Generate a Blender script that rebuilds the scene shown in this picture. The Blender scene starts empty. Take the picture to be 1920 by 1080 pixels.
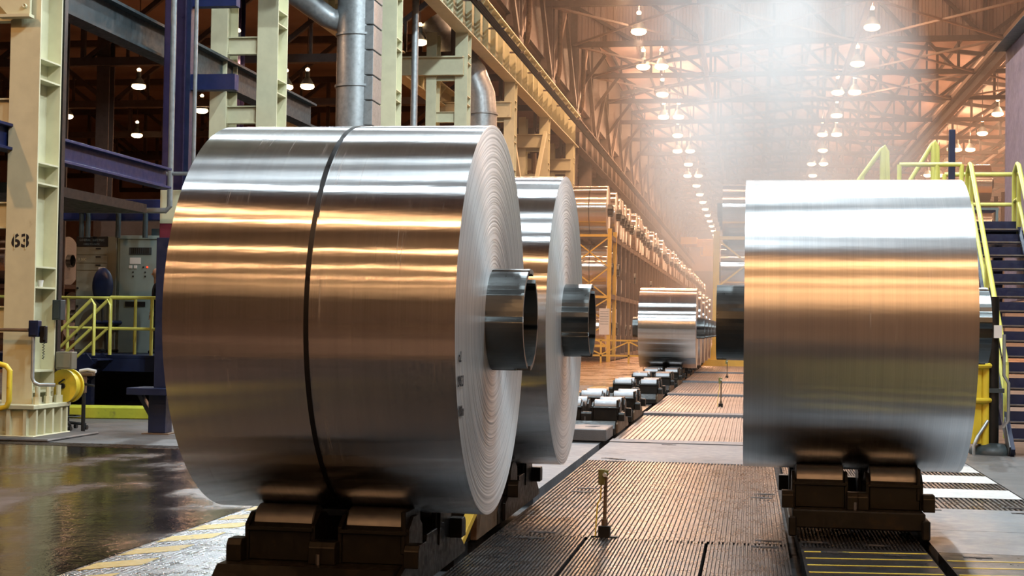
import bpy, bmesh, math, random
from math import sin, cos, pi, radians, sqrt, atan2
from mathutils import Vector, Matrix
random.seed(7)
sc = bpy.context.scene
COL = sc.collection

# ------------------------------------------------------------------ camera
def set_camera():
    yaw, pit, rol = radians(9.43), radians(1.55), radians(.87)
    f = Vector((-sin(yaw)*cos(pit), cos(yaw)*cos(pit), sin(pit)))
    r = Vector((cos(yaw), sin(yaw), 0)); u = r.cross(f)
    r2 = r*cos(rol) + u*sin(rol); u2 = u*cos(rol) - r*sin(rol)
    cd = bpy.data.cameras.new('camera'); cam = bpy.data.objects.new('camera', cd)
    COL.objects.link(cam)
    m = Matrix((r2, u2, -f)).transposed().to_4x4(); m.translation = (0, 0, 1.6)
    cam.matrix_world = m
    cd.sensor_width = 36; cd.lens = 36*2700/1920; cd.clip_end = 500; cd.clip_start = .1
    sc.camera = cam
set_camera()
# ------------------------------------------------------------------ world, exposure
w = bpy.data.worlds.new('world'); sc.world = w; w.use_nodes = True
w.node_tree.nodes['Background'].inputs[0].default_value = (.02, .016, .013, 1)
w.node_tree.nodes['Background'].inputs[1].default_value = 1
vs = sc.view_settings
vs.view_transform = 'Standard'; vs.look = 'None'; vs.gamma = 1; vs.use_curve_mapping = False
vs.exposure = -0.75
SODIUM = (1, .57, .33); SODIUM_W = 3200; SODIUM_BACK = (1, .51, .22); SODIUM_BACK_W = 1700      # warm high-bay lamps
HALIDE = (.80, .93, 1); HALIDE_W = 5200      # cool white lamps over the near bays
sc.cycles.max_bounces = 5; sc.cycles.diffuse_bounces = 2; sc.cycles.glossy_bounces = 4
sc.cycles.transmission_bounces = 2; sc.cycles.volume_bounces = 1
sc.cycles.sample_clamp_indirect = 4; sc.cycles.caustics_reflective = False; sc.cycles.caustics_refractive = False
sc.cycles.use_denoising = True; sc.cycles.use_adaptive_sampling = True; sc.cycles.adaptive_threshold = .045; sc.cycles.adaptive_min_samples = 14

# ------------------------------------------------------------------ materials
def nm(name):
    m = bpy.data.materials.new(name); m.use_nodes = True
    nt = m.node_tree; b = nt.nodes['Principled BSDF']
    return m, nt, b
def noise(nt, scale, detail=4, coord='Object', stretch=None, rough=.55):
    tc = nt.nodes.new('ShaderNodeTexCoord'); n = nt.nodes.new('ShaderNodeTexNoise')
    n.inputs['Scale'].default_value = scale; n.inputs['Detail'].default_value = detail
    n.inputs['Roughness'].default_value = rough
    if coord == 'World':
        g = nt.nodes.new('ShaderNodeNewGeometry'); src = g.outputs['Position']
    else: src = tc.outputs[coord]
    if stretch:
        mp = nt.nodes.new('ShaderNodeMapping'); mp.inputs['Scale'].default_value = stretch
        nt.links.new(src, mp.inputs[0]); src = mp.outputs[0]
    nt.links.new(src, n.inputs['Vector'])
    return n.outputs['Fac']
def ramp(nt, fac, stops):
    r = nt.nodes.new('ShaderNodeValToRGB'); e = r.color_ramp.elements
    while len(e) < len(stops): e.new(.5)
    for i, (p, c) in enumerate(stops):
        e[i].position = p; e[i].color = (*c, 1) if len(c) == 3 else c
    nt.links.new(fac, r.inputs[0]); return r.outputs[0]
def sc3(c, k): return tuple(min(1, v*k) for v in c)
def bumpn(nt, b, fac, strength, dist=.01):
    bp = nt.nodes.new('ShaderNodeBump'); bp.inputs['Strength'].default_value = strength
    bp.inputs['Distance'].default_value = dist
    nt.links.new(fac, bp.inputs['Height']); nt.links.new(bp.outputs[0], b.inputs['Normal'])
def paint(name, col, rough=.45, metal=0, var=.25, scale=4, bump=.0, bscale=60, dirt=None, dirt_at=.62, rvar=.12, coord='Object'):
    m, nt, b = nm(name)
    n = noise(nt, scale, 6, coord)
    st = [(.3, sc3(col, 1-var)), (.6, col)]
    if dirt: st += [(dirt_at, sc3(col, .95)), (dirt_at+.12, dirt)]
    nt.links.new(ramp(nt, n, st), b.inputs['Base Color'])
    n2 = noise(nt, scale*2.7, 5, coord)
    nt.links.new(ramp(nt, n2, [(.3, (rough-rvar,)*3), (.7, (min(1, rough+rvar),)*3)]), b.inputs['Roughness'])
    b.inputs['Metallic'].default_value = metal
    if bump: bumpn(nt, b, noise(nt, bscale, 3, coord), bump)
    return m
MAT = {}
MAT['cream'] = paint('cream_paint', (.70, .68, .46), .45, dirt=(.25, .16, .06), dirt_at=.70, scale=3, var=.12)
MAT['yellow'] = paint('yellow_paint', (.80, .62, .05), .4, dirt=(.35, .2, .03), dirt_at=.68, scale=5, var=.15)
MAT['rackyellow'] = paint('rack_yellow_paint', (.80, .50, .06), .45, var=.15)
MAT['railyellow'] = paint('pale_yellow_paint', (.78, .74, .16), .4, dirt=(.3, .25, .06), dirt_at=.7, scale=5, var=.12)
MAT['olive'] = paint('olive_paint', (.20, .19, .06), .5)
MAT['purple'] = paint('purple_paint', (.028, .018, .065), .5)
MAT['blue'] = paint('blue_paint', (.005, .014, .085), .55)
MAT['navy'] = paint('navy_paint', (.012, .02, .06), .4)
MAT['teal'] = paint('teal_steel_paint', (.035, .05, .055), .5)
MAT['maroon'] = paint('maroon_paint', (.16, .02, .04), .5)
MAT['pink'] = paint('mauve_wall_paint', (.30, .20, .24), .6)
MAT['black'] = paint('black_rubber', (.008, .008, .009), .5)
MAT['cable'] = paint('dull_black_cable', (.008, .008, .009), .85, rvar=.05); MAT['cable'].node_tree.nodes['Principled BSDF'].inputs['Specular IOR Level'].default_value = .08
MAT['darksteel'] = paint('oily_dark_steel', (.012, .011, .009), .42, .25, .4, dirt=(.03, .02, .011), dirt_at=.58, scale=7)
MAT['rollersteel'] = paint('worn_roller_steel', (.28, .28, .29), .42, .9, .2)
MAT['grey'] = paint('machine_grey_paint', (.20, .23, .22), .5, var=.12)
MAT['cabinet'] = paint('cabinet_greygreen_paint', (.24, .30, .28), .45, var=.1)
MAT['cabolive'] = paint('cabinet_taupe_paint', (.20, .19, .14), .5, var=.12)
MAT['duct'] = paint('galvanised_duct', (.40, .43, .44), .42, .55, .25, scale=9)
MAT['white'] = paint('white_board', (.75, .72, .68), .6, var=.06)
MAT['rust'] = paint('rusty_steel', (.20, .13, .08), .6, .3, .4, dirt=(.10, .05, .02), dirt_at=.55)
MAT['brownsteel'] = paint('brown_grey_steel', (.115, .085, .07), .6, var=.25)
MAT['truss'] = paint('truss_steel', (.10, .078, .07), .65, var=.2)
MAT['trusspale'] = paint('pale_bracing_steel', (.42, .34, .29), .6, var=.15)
MAT['darkrail'] = paint('dark_rail_steel', (.035, .03, .032), .5, .3)
MAT['roofdeck'] = paint('roof_deck', (.66, .50, .45), .7, var=.25, scale=.35)
MAT['curtain'] = paint('corrugated_panel', (.36, .28, .25), .65, var=.1, scale=.5)
MAT['wall'] = paint('hall_wall', (.30, .22, .18), .75, var=.3, scale=.3)
MAT['skin'] = paint('skin', (.55, .32, .22), .5, var=.05)
MAT['cloth'] = paint('navy_cloth', (.012, .016, .035), .85, var=.2)
MAT['hair'] = paint('hair', (.25, .16, .10), .7)
MAT['concrete'] = paint('concrete', (.115, .108, .105), .55, var=.35, scale=1.2, coord='World', bump=.1)

def mat_shell(name='rolled_aluminium', rough=.222, an=-.77):
    m = bpy.data.materials.new(name); m.use_nodes = True; nt = m.node_tree
    nt.nodes.clear(); o = nt.nodes.new('ShaderNodeOutputMaterial')
    g = nt.nodes.new('ShaderNodeBsdfAnisotropic'); g.distribution = 'GGX'
    g.inputs['Roughness'].default_value = rough
    g.inputs['Anisotropy'].default_value = an
    v = nt.nodes.new('ShaderNodeCombineXYZ'); v.inputs[0].default_value = 1
    nt.links.new(v.outputs[0], g.inputs['Tangent'])
    n = noise(nt, 1, 4, 'Object', (14, .25, .25))            # bands round the coil
    n2 = noise(nt, 1, 3, 'Object', (170, .5, .5))            # fine rolling scratches
    c1 = ramp(nt, n, [(.3, (.80, .81, .82)), (.7, (.90, .90, .90))])
    c2 = ramp(nt, n2, [(.30, (.90,)*3), (.62, (.97,)*3), (.74, (1, 1, 1))])
    mx = nt.nodes.new('ShaderNodeMix'); mx.data_type = 'RGBA'; mx.blend_type = 'MULTIPLY'; mx.inputs[0].default_value = 1
    nt.links.new(c1, mx.inputs[6]); nt.links.new(c2, mx.inputs[7])
    nt.links.new(mx.outputs[2], g.inputs['Color'])
    # slight waviness of the wound sheet
    bp = nt.nodes.new('ShaderNodeBump'); bp.inputs['Strength'].default_value = .25; bp.inputs['Distance'].default_value = .004
    nt.links.new(noise(nt, 1, 3, 'Object', (1.3, 9, 9)), bp.inputs['Height']); nt.links.new(bp.outputs[0], g.inputs['Normal'])
    d = nt.nodes.new('ShaderNodeBsdfDiffuse'); d.inputs[0].default_value = (.6, .6, .6, 1)
    sh = nt.nodes.new('ShaderNodeMixShader'); ls = ramp(nt, noise(nt, 1, 2, 'Object', (42, .22, .22)), [(.60, (.02,)*3), (.62, (.38,)*3), (.635, (.02,)*3)])
    lm = ramp(nt, noise(nt, 1.7, 3, 'Object'), [(.45, (.06,)*3), (.6, (1,)*3)])
    mm = nt.nodes.new('ShaderNodeMath'); mm.operation = 'MULTIPLY'; nt.links.new(ls, mm.inputs[0]); nt.links.new(lm, mm.inputs[1])
    nt.links.new(g.outputs[0], sh.inputs[1]); nt.links.new(d.outputs[0], sh.inputs[2]); nt.links.new(mm.outputs[0], sh.inputs[0]); nt.links.new(sh.outputs[0], o.inputs[0])
    return m
MAT['alu'] = mat_shell(); MAT['alumatt'] = mat_shell('soft_rolled_aluminium', .29, -.58)
def mat_face():
    m, nt, b = nm('coil_edge_windings')
    tc = nt.nodes.new('ShaderNodeTexCoord'); sp = nt.nodes.new('ShaderNodeSeparateXYZ'); nt.links.new(tc.outputs['Object'], sp.inputs[0])
    cb = nt.nodes.new('ShaderNodeCombineXYZ'); nt.links.new(sp.outputs[1], cb.inputs[1]); nt.links.new(sp.outputs[2], cb.inputs[2])
    ln = nt.nodes.new('ShaderNodeVectorMath'); ln.operation = 'LENGTH'; nt.links.new(cb.outputs[0], ln.inputs[0])
    n = nt.nodes.new('ShaderNodeTexNoise'); n.noise_dimensions = '1D'; n.inputs['Scale'].default_value = 55; n.inputs['Detail'].default_value = 6
    nt.links.new(ln.outputs['Value'], n.inputs['W'])
    nt.links.new(ramp(nt, n.outputs['Fac'], [(.25, (.50, .52, .54)), (.5, (.76, .77, .78)), (.75, (.90, .91, .92))]), b.inputs['Base Color'])
    b.inputs['Metallic'].default_value = .72; b.inputs['Roughness'].default_value = .36
    b.inputs['Anisotropic'].default_value = .8; b.inputs['Anisotropic Rotation'].default_value = .25
    t = nt.nodes.new('ShaderNodeTangent'); t.direction_type = 'RADIAL'; t.axis = 'X'
    nt.links.new(t.outputs[0], b.inputs['Tangent'])
    bumpn(nt, b, n.outputs['Fac'], .3, .006)
    return m
MAT['face'] = mat_face()
MAT['spool'] = paint('spool_steel', (.12, .13, .13), .32, .85, .25, scale=3, rvar=.06)
MAT['strap'] = paint('black_strapping', (.012, .013, .016), .35, .2)
MAT['ink'] = paint('marker_ink', (.015, .015, .018), .6)

def mat_wet():
    m, nt, b = nm('wet_factory_floor')
    n = noise(nt, .42, 6, 'World', (1, .6, 1)); n2 = noise(nt, 2.2, 5, 'World')
    nt.links.new(ramp(nt, n, [(.36, (.012, .010, .006)), (.47, (.022, .015, .009)), (.56, (.085, .042, .028)), (.75, (.12, .066, .045))]), b.inputs['Base Color'])
    rr = ramp(nt, n, [(.38, (.03,)*3), (.48, (.12,)*3), (.55, (.42,)*3)])
    mx = nt.nodes.new('ShaderNodeMix'); mx.data_type = 'RGBA'; mx.blend_type = 'ADD'; mx.inputs[0].default_value = .06
    nt.links.new(rr, mx.inputs[6]); nt.links.new(n2, mx.inputs[7]); nt.links.new(mx.outputs[2], b.inputs['Roughness'])
    b.inputs['Specular IOR Level'].default_value = .9
    bumpn(nt, b, noise(nt, 2.6, 6, 'World', (1, .8, 1), .65), .30, .03)
    return m
MAT['wet'] = mat_wet()
def mat_aisle():
    m, nt, b = nm('brown_aisle_floor')
    n = noise(nt, .5, 6, 'World')
    nt.links.new(ramp(nt, n, [(.3, (.26, .13, .06)), (.6, (.42, .23, .11)), (.75, (.33, .18, .09))]), b.inputs['Base Color'])
    nt.links.new(ramp(nt, noise(nt, .9, 4, 'World'), [(.4, (.16,)*3), (.65, (.42,)*3)]), b.inputs['Roughness'])
    return m
MAT['aisle'] = mat_aisle()
def mat_plate(name, col, rough, metal=.75, pattern='diamond', tint=None):
    m, nt, b = nm(name)
    n = noise(nt, 1.1, 6, 'World'); n2 = noise(nt, 7, 4, 'World')
    nt.links.new(ramp(nt, n, [(.3, sc3(col, .72)), (.5, col), (.72, tint or sc3(col, 1.15))]), b.inputs['Base Color'])
    nt.links.new(ramp(nt, n2, [(.3, (rough-.1,)*3), (.7, (rough+.12,)*3)]), b.inputs['Roughness'])
    b.inputs['Metallic'].default_value = metal
    g = nt.nodes.new('ShaderNodeNewGeometry')
    if pattern == 'diamond':
        hs = []
        for sgn in (1, -1):
            mp = nt.nodes.new('ShaderNodeMapping'); mp.inputs['Rotation'].default_value = (0, 0, sgn*radians(45)); mp.inputs['Scale'].default_value = (1, 2.6, 1)
            nt.links.new(g.outputs['Position'], mp.inputs[0])
            v = nt.nodes.new('ShaderNodeTexVoronoi'); v.inputs['Scale'].default_value = 17; v.inputs['Randomness'].default_value = 0
            nt.links.new(mp.outputs[0], v.inputs['Vector']); hs.append(v.outputs['Distance'])
        mn = nt.nodes.new('ShaderNodeMath'); mn.operation = 'MINIMUM'
        nt.links.new(hs[0], mn.inputs[0]); nt.links.new(hs[1], mn.inputs[1])
        bumpn(nt, b, ramp(nt, mn.outputs[0], [(.18, (1, 1, 1)), (.42, (0, 0, 0))]), .7, .006)
    elif pattern == 'grain':
        bumpn(nt, b, noise(nt, 60, 3, 'World'), .6, .004)
    return m
MAT['diamond'] = mat_plate('diamond_tread_plate', (.26, .26, .26), .28, .9, 'grain', (.25, .23, .21))
MAT['ridged'] = mat_plate('ridged_tread_plate', (.115, .113, .115), .30, .85, 'grain', (.17, .135, .115))
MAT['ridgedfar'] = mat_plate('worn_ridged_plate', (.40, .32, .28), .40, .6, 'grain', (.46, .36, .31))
MAT['smoothplate'] = mat_plate('grey_coated_plate', (.20, .205, .22), .55, .3, 'grain')
MAT['paleplate'] = mat_plate('pale_worn_plate', (.17, .178, .188), .45, .4, 'grain')
MAT['trackplate'] = mat_plate('dark_track_plate', (.05, .048, .048), .36, .6, 'grain')
MAT['whitepaint'] = paint('white_floor_paint', (.62, .62, .60), .5, var=.2, scale=8, dirt=(.35, .34, .33), dirt_at=.62)
MAT['yellowpaint'] = paint('worn_yellow_floor_paint', (.62, .46, .06), .5, var=.2, scale=9, dirt=(.25, .19, .06), dirt_at=.58)
MAT['pit'] = paint('trench_dark', (.01, .01, .011), .7)

def mat_glow(name, col, s):
    m, nt, b = nm(name)
    b.inputs['Base Color'].default_value = (*col, 1); b.inputs['Emission Color'].default_value = (*col, 1)
    b.inputs['Emission Strength'].default_value = s
    m.cycles.emission_sampling = 'NONE'
    return m
MAT['glow'] = mat_glow('sodium_lamp_glow', (1, .66, .36), 14)
MAT['coolglow'] = mat_glow('halide_lamp_glow', (.9, .96, 1), 14)
MAT['redglow'] = mat_glow('red_indicator', (1, .06, .02), 3)

# ------------------------------------------------------------------ mesh helpers
class MB:
    def __init__(s): s.v = []; s.f = []
    def add(s, vs_, fs):
        k = len(s.v); s.v += [tuple(p) for p in vs_]; s.f += [tuple(i+k for i in f) for f in fs]; return s
    def box(s, x0, x1, y0, y1, z0, z1):
        return s.add([(x0,y0,z0),(x1,y0,z0),(x1,y1,z0),(x0,y1,z0),(x0,y0,z1),(x1,y0,z1),(x1,y1,z1),(x0,y1,z1)],
                     [(3,2,1,0),(4,5,6,7),(0,1,5,4),(1,2,6,5),(2,3,7,6),(3,0,4,7)])
    def beam(s, p, q, w_, h_, up=(0,0,1)):
        p, q = Vector(p), Vector(q); d = (q-p).normalized(); up = Vector(up)
        if abs(d.dot(up)) > .98: up = Vector((0,1,0)) if abs(d.y) < .9 else Vector((1,0,0))
        a = d.cross(up).normalized()*(w_/2); b = a.cross(d).normalized()*(h_/2)
        vv = [c+o for c in (p, q) for o in (-a-b, a-b, a+b, -a+b)]
        return s.add(vv, [(3,2,1,0),(4,5,6,7),(0,1,5,4),(1,2,6,5),(2,3,7,6),(3,0,4,7)])
    def tube(s, path, r, n=10, cap=True):
        path = [Vector(p) for p in path]; k = len(s.v); m = len(path); prev = None
        rr = r if isinstance(r, (list, tuple)) else [r]*m
        for i, p in enumerate(path):
            d = (path[min(i+1, m-1)] - path[max(i-1, 0)]).normalized()
            if prev is None:
                a = d.cross(Vector((0,0,1)))
                if a.length < .05: a = d.cross(Vector((1,0,0)))
            else: a = prev - d*prev.dot(d)
            a.normalize(); prev = a.copy(); b = d.cross(a)
            for j in range(n):
                t = 2*pi*j/n; s.v.append(tuple(p + (a*cos(t)+b*sin(t))*rr[i]))
        for i in range(m-1):
            for j in range(n):
                j2 = (j+1) % n
                s.f.append((k+i*n+j, k+i*n+j2, k+(i+1)*n+j2, k+(i+1)*n+j))
        if cap:
            s.f.append(tuple(k+j for j in range(n))[::-1]); s.f.append(tuple(k+(m-1)*n+j for j in range(n)))
        return s
    def lathe(s, prof, n=32, axis='X', c=(0,0,0), closed=False):
        k = len(s.v); m = len(prof)
        for (a, r) in prof:
            for j in range(n):
                t = 2*pi*j/n
                if axis == 'X': p = (c[0]+a, c[1]-r*cos(t), c[2]+r*sin(t))
                elif axis == 'Z': p = (c[0]+r*cos(t), c[1]+r*sin(t), c[2]+a)
                else: p = (c[0]+r*cos(t), c[1]+a, c[2]-r*sin(t))
                s.v.append(p)
        for i in range(m-1 if not closed else m):
            for j in range(n):
                j2 = (j+1) % n; i2 = (i+1) % m
                s.f.append((k+i*n+j, k+i2*n+j, k+i2*n+j2, k+i*n+j2))
        return s
    def prism(s, poly, axis, a, b):
        n = len(poly)
        def P(u, v, t): return {'X': (t, u, v), 'Y': (u, t, v), 'Z': (u, v, t)}[axis]
        return s.add([P(u, v, a) for u, v in poly]+[P(u, v, b) for u, v in poly],
                     [tuple(range(n))[::-1], tuple(range(n, 2*n))]+[(i, (i+1) % n, n+(i+1) % n, n+i) for i in range(n)])
    def mesh(s, name, mat, smooth=False, bev=0, ang=35):
        me = bpy.data.meshes.new(name); me.from_pydata(s.v, [], s.f)
        bm = bmesh.new(); bm.from_mesh(me)
        if bev:
            es = [e for e in bm.edges if len(e.link_faces) == 2 and e.calc_face_angle(0) > radians(40)]
            bmesh.ops.bevel(bm, geom=es, offset=bev, segments=1, affect='EDGES', profile=.5)
        bmesh.ops.recalc_face_normals(bm, faces=bm.faces); bm.to_mesh(me); bm.free()
        me.materials.append(MAT[mat] if isinstance(mat, str) else mat)
        if smooth:
            me.polygons.foreach_set('use_smooth', [True]*len(me.polygons)); me.set_sharp_from_angle(angle=radians(ang))
        me.update(); return me
def ob(name, me, parent=None, loc=(0,0,0), rot=None):
    o = bpy.data.objects.new(name, me); COL.objects.link(o); o.location = loc
    if rot: o.rotation_euler = rot
    if parent: o.parent = parent
    return o
def tag(o, label=None, cat=None, group=None, kind=None):
    for k, v in (('label', label), ('category', cat), ('group', group), ('kind', kind)):
        if v: o[k] = v
    return o
def thing(name, loc, label, cat, group=None, rot=None):
    return tag(ob(name, None, None, loc, rot), label, cat, group)
def copy_tree(o, loc=None, label=None, group=None, parent=None):
    c = o.copy(); COL.objects.link(c)
    if parent: c.parent = parent
    if loc is not None: c.location = loc
    if label: c['label'] = label
    if group: c['group'] = group
    for ch in list(o.children): copy_tree(ch, parent=c)
    return c
def text(name, body, size, mat, parent, loc, rot, ext=.0005, bold=0, sx=1):
    cu = bpy.data.curves.new(name, 'FONT'); cu.body = body; cu.size = size; cu.extrude = ext; cu.offset = bold
    cu.align_x = 'CENTER'; cu.align_y = 'CENTER'; cu.resolution_u = 3
    tmp = bpy.data.objects.new(name, cu); COL.objects.link(tmp)
    me = bpy.data.meshes.new_from_object(tmp.evaluated_get(bpy.context.evaluated_depsgraph_get()))
    bpy.data.objects.remove(tmp); me.name = name; me.materials.clear(); me.materials.append(MAT[mat])
    o = ob(name, me, parent, loc, rot); o.scale = (sx, 1, 1); return o
def struct(name, me, loc=(0,0,0), label=None):
    o = ob(name, me, None, loc); o['kind'] = 'structure'
    if label: o['label'] = label
    return o

ORD = ('first second third fourth fifth sixth seventh eighth ninth tenth eleventh twelfth thirteenth fourteenth fifteenth sixteenth seventeenth eighteenth nineteenth twentieth '
       '').split()
ORD += [t+'-'+u for t in ('twenty', 'thirty', 'forty', 'fifty') for u in ORD[:9]]
for n_, w_ in ((29, 'thirtieth'), (39, 'fortieth'), (49, 'fiftieth')): ORD.insert(n_, w_)
# ------------------------------------------------------------------ the shell of the hall
XL, XR, XF = -9.75, 19.8, -46        # left column line, right wall, far left wall
YB, YE = -75, 240
RIDGE = 5.0
def roof_z(x): return 21.5 - abs(x-RIDGE)*.13
floor = struct('floor', MB().box(XF, 34, YB, YE, -.3, -.14).mesh('floor', 'pit'), label='factory floor of concrete slabs, tread plates and steel panels')
def fpiece(name, x0, x1, y0, y1, mat, z=0, t=.13, bev=0):
    return ob(name, MB().box(x0, x1, y0, y1, z-t, z).mesh(name, mat, bev=bev), floor)
# concrete slabs
fpiece('concrete_slab', XF, -4.28, YB, 17.2, 'wet')
fpiece('concrete_slab', XF, -4.28, 17.62, 40, 'concrete', .005)
fpiece('concrete_slab', XF, -3.15, 40, YE, 'aisle', .004)
fpiece('concrete_slab', -4.28, -3.15, 20.3, 40, 'aisle', .002)
fpiece('concrete_slab', -3.15, 34, 60.2, YE, 'aisle', .003)
fpiece('concrete_slab', 2.64, 34, YB, 9, 'wet', .002)
fpiece('concrete_slab', 2.64, 34, 9, 60.2, 'concrete', .002)
fpiece('concrete_slab', -4.28, 2.64, YB, 4.4, 'wet', .002)
# drain grate strip in front of the machine bay: ridged
def ridged(name, x0, x1, y0, y1, mat, pitch=.03, z=0, h=.014, along='Y'):
    mb = MB(); prof = []
    a0, a1 = (x0, x1) if along == 'Y' else (y0, y1)
    n = max(2, int((a1-a0)/pitch)); p = (a1-a0)/n
    for i in range(n):
        a = a0+i*p; prof += [(a, z-h), (a+p*.34, z-h), (a+p*.44, z), (a+p*.90, z)]
    prof += [(a1, z-h), (a1, z-.12), (a0, z-.12)]
    mb.prism(prof, 'Y' if along == 'Y' else 'X', *((y0, y1) if along == 'Y' else (x0, x1)))
    # caps of a long comb profile triangulate badly: keep only the strip faces and the underside
    mb.f = mb.f[2:]
    return ob(name, mb.mesh(name, mat), floor)
ridged('drain_grate', -14, -4.28, 17.2, 17.62, 'ridged', .05, .004, .02, 'X')
# tread plates left of the coil line
for y0, y1 in ((4.4, 7.9), (7.9, 11.45), (11.45, 15.0), (15.0, 20.3)):
    p_ = fpiece('tread_plate', -4.27, -3.13, y0+.006, y1-.006, 'diamond' if y0 > 7 else 'trackplate')
    if 7 < y0 < 14:
        st_ = MB(); n_ = 0; yy = y0+.03
        while yy < y1-.03:
            xx = -4.25+(.021 if n_ % 2 else 0)
            while xx < -3.15:
                a_ = radians(50 if n_ % 2 else -50); c_, d_ = cos(a_), sin(a_)
                q = [(-.019, 0), (0, -.006), (.019, 0), (0, .006)]
                st_.add([(xx+u*c_-v*d_, yy+u*d_+v*c_, 0) for u, v in q]+[(xx, yy, .0035)], [(0, 1, 4), (1, 2, 4), (2, 3, 4), (3, 0, 4)])
                xx += .042
            yy += .021; n_ += 1
        ob('tread_studs', st_.mesh('tread_studs', 'diamond'), p_)['kind'] = 'stuff'
fpiece('tread_plate', -3.12, -2.07, 4.4, 7.55, 'trackplate')
def line_plate(y0, y1, m='smoothplate'): fpiece('cover_plate', -3.12, -2.07, y0+.006, y1-.006, m, -.01)
line_plate(10.1, 11.3, 'trackplate'); line_plate(13.9, 17.4); line_plate(17.4, 20.1, 'smoothplate'); line_plate(20.1, 60.2, 'trackplate')
# ridged panels of the centre strip
C0, C1 = -1.95, .29
SEAMS = [4.4, 7.85, 11.03, 14.2, 17.5, 20.3, 26.9, 34.6, 42.5, 51, 60.2]
for i in range(len(SEAMS)-1):
    y0, y1 = SEAMS[i]+.008, SEAMS[i+1]-.008
    if i == 4: fpiece('floor_panel', C0, C1, y0, y1, 'smoothplate', 0, bev=.004)
    else:
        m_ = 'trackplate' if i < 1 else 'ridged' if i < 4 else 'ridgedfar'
        pt = .026 if i < 2 else .038 if i < 4 else .07
        z_ = 0 if i < 6 else .03*(i-5)
        if i == 1:        # the panel with two long weld seams
            for xa, xb in ((C0, -1.235), (-1.215, -.32), (-.30, C1)): ridged('floor_panel', xa, xb, y0, y1, m_, pt, z_)
        else: ridged('floor_panel', C0, C1, y0, y1, m_, pt, z_)
        if i >= 5:
            fpiece('panel_lip', C0, C1, y0-.005, y0+.5, 'smoothplate', z_+.012, .05)
slot_me = MB().box(-.10, .10, -.03, .03, 0, .003).box(-.02, .02, -.055, .055, 0, .0035).mesh('lift_slot', 'pit')
bar_me = MB().box(-.06, .055, -.012, -.003, .003, .007).box(-.06, .055, .006, .015, .003, .007).mesh('slot_bar', 'rollersteel')
def slot(x, y, r=0):
    s = ob('lift_slot', slot_me, floor, (x, y, .0005), (0, 0, r)); ob('slot_bar', bar_me, s)
for y in SEAMS[2:5]:
    for x in (-1.62, .12):
        slot(x, y-.16); slot(x+.03, y+.16)
slot(-1.1, 20.1); slot(-1.7, 17.75)
for x, y in ((-3.72, 11.25), (-3.62, 11.68), (.5, 11.2), (.62, 10.72), (.95, 11.15), (1.06, 10.7), (1.62, 10.75), (2.02, 10.5), (1.62, 13.9), (2.4, 13.9), (1.62, 13.55), (2.42, 13.5), (2.2, 17.6)): slot(x, y)
# track of the coil car
for y0, y1 in ((4.4, 7.9), (7.9, 10.95)): fpiece('track_plate', .38, 1.29, y0+.006, y1-.006, 'trackplate')
for y0, y1 in ((10.95, 14.2), (14.2, 20.3), (20.3, 60.2)): ridged('track_plate', .38, 1.29, y0+.006, y1-.006, 'ridged', .028)
# plates right of the track
for y0, y1, m_ in ((4.4, 7.9, 'trackplate'), (7.9, 10.95, 'trackplate'), (10.95, 12.2, 'paleplate'), (12.2, 13.7, 'paleplate')):
    fpiece('track_plate', 1.37, 2.63, y0+.006, y1-.006, m_)
for y0, y1 in ((13.7, 15.7), (15.7, 17.8)): ridged('track_plate', 1.37, 2.63, y0+.006, y1-.006, 'ridged', .045)
fpiece('track_plate', 1.37, 2.63, 17.8, 60.2, 'smoothplate')
# paint on the floor
def stripe(poly, mat, name='painted_stripe'):
    ob(name, MB().prism(poly, 'Z', .0005, .003).mesh(name, mat), floor)
for y in (15.0, 16.45, 17.65): stripe([(1.38, y-.42), (2.62, y-.36), (2.62, y+.42), (1.38, y+.38)], 'whitepaint')
for k in range(9):
    y = 10.72-k*.3
    stripe([(.40, y-.02), (1.28, y+.10), (1.28, y+.135), (.40, y+.015)], 'yellowpaint')
    if k > 0: stripe([(1.38, y-.02+.13), (2.6, y+.26), (2.6, y+.29), (1.38, y+.145)], 'yellowpaint')
for k in range(12):
    y = 6.2+k*.62
    stripe([(-4.24, y), (-3.93, y+.30), (-3.93, y+.60), (-4.24, y+.30)], 'yellowpaint')
stripe([(-4.6, 24), (-4.4, 24), (-4.9, 60), (-5.1, 60)], 'yellowpaint')
for k in range(8): stripe([(-4.6-k*.02, 26+k*4), (-3.9, 27.2+k*4), (-3.9, 27.6+k*4), (-4.6-k*.02, 26.4+k*4)], 'yellowpaint')

# walls and roof
def corr_wall(name, x0, x1, y, z0, z1, mat, pitch=.4, d=.05):
    mb = MB(); n = int((x1-x0)/pitch); pts = []
    for i in range(n):
        a = x0+i*(x1-x0)/n; p = (x1-x0)/n
        pts += [(a, y), (a+p*.4, y), (a+p*.5, y-d), (a+p*.9, y-d)]
    pts.append((x1, y)); k = len(pts)
    mb.add([(a, b, z0) for a, b in pts]+[(a, b, z1) for a, b in pts], [(i, i+1, k+i+1, k+i) for i in range(k-1)])
    return struct(name, mb.mesh(name, mat))
struct('wall_left', MB().box(XF-.3, XF, YB, YE, 0, 16).mesh('wall_left', 'wall'))
struct('wall_right', MB().box(33.7, 34, YB, YE, 0, 22).mesh('wall_right', 'wall'))
struct('wall_front', MB().box(XF, 34, YE, YE+.3, 0, 22).mesh('wall_front', 'wall'))
struct('wall_back', MB().box(XF, 34, YB-.3, YB, 0, 22).mesh('wall_back', 'wall'))
wul = struct('wall_upper_left', MB().box(XL-.25, XL-.05, YB, YE, 14.4, 19.6).mesh('wall_upper_left', 'brownsteel'))
corr_wall('wall_curtain', XL, 33.7, 77.75, 17.15, 21.3, 'curtain', .34, .06)
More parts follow.
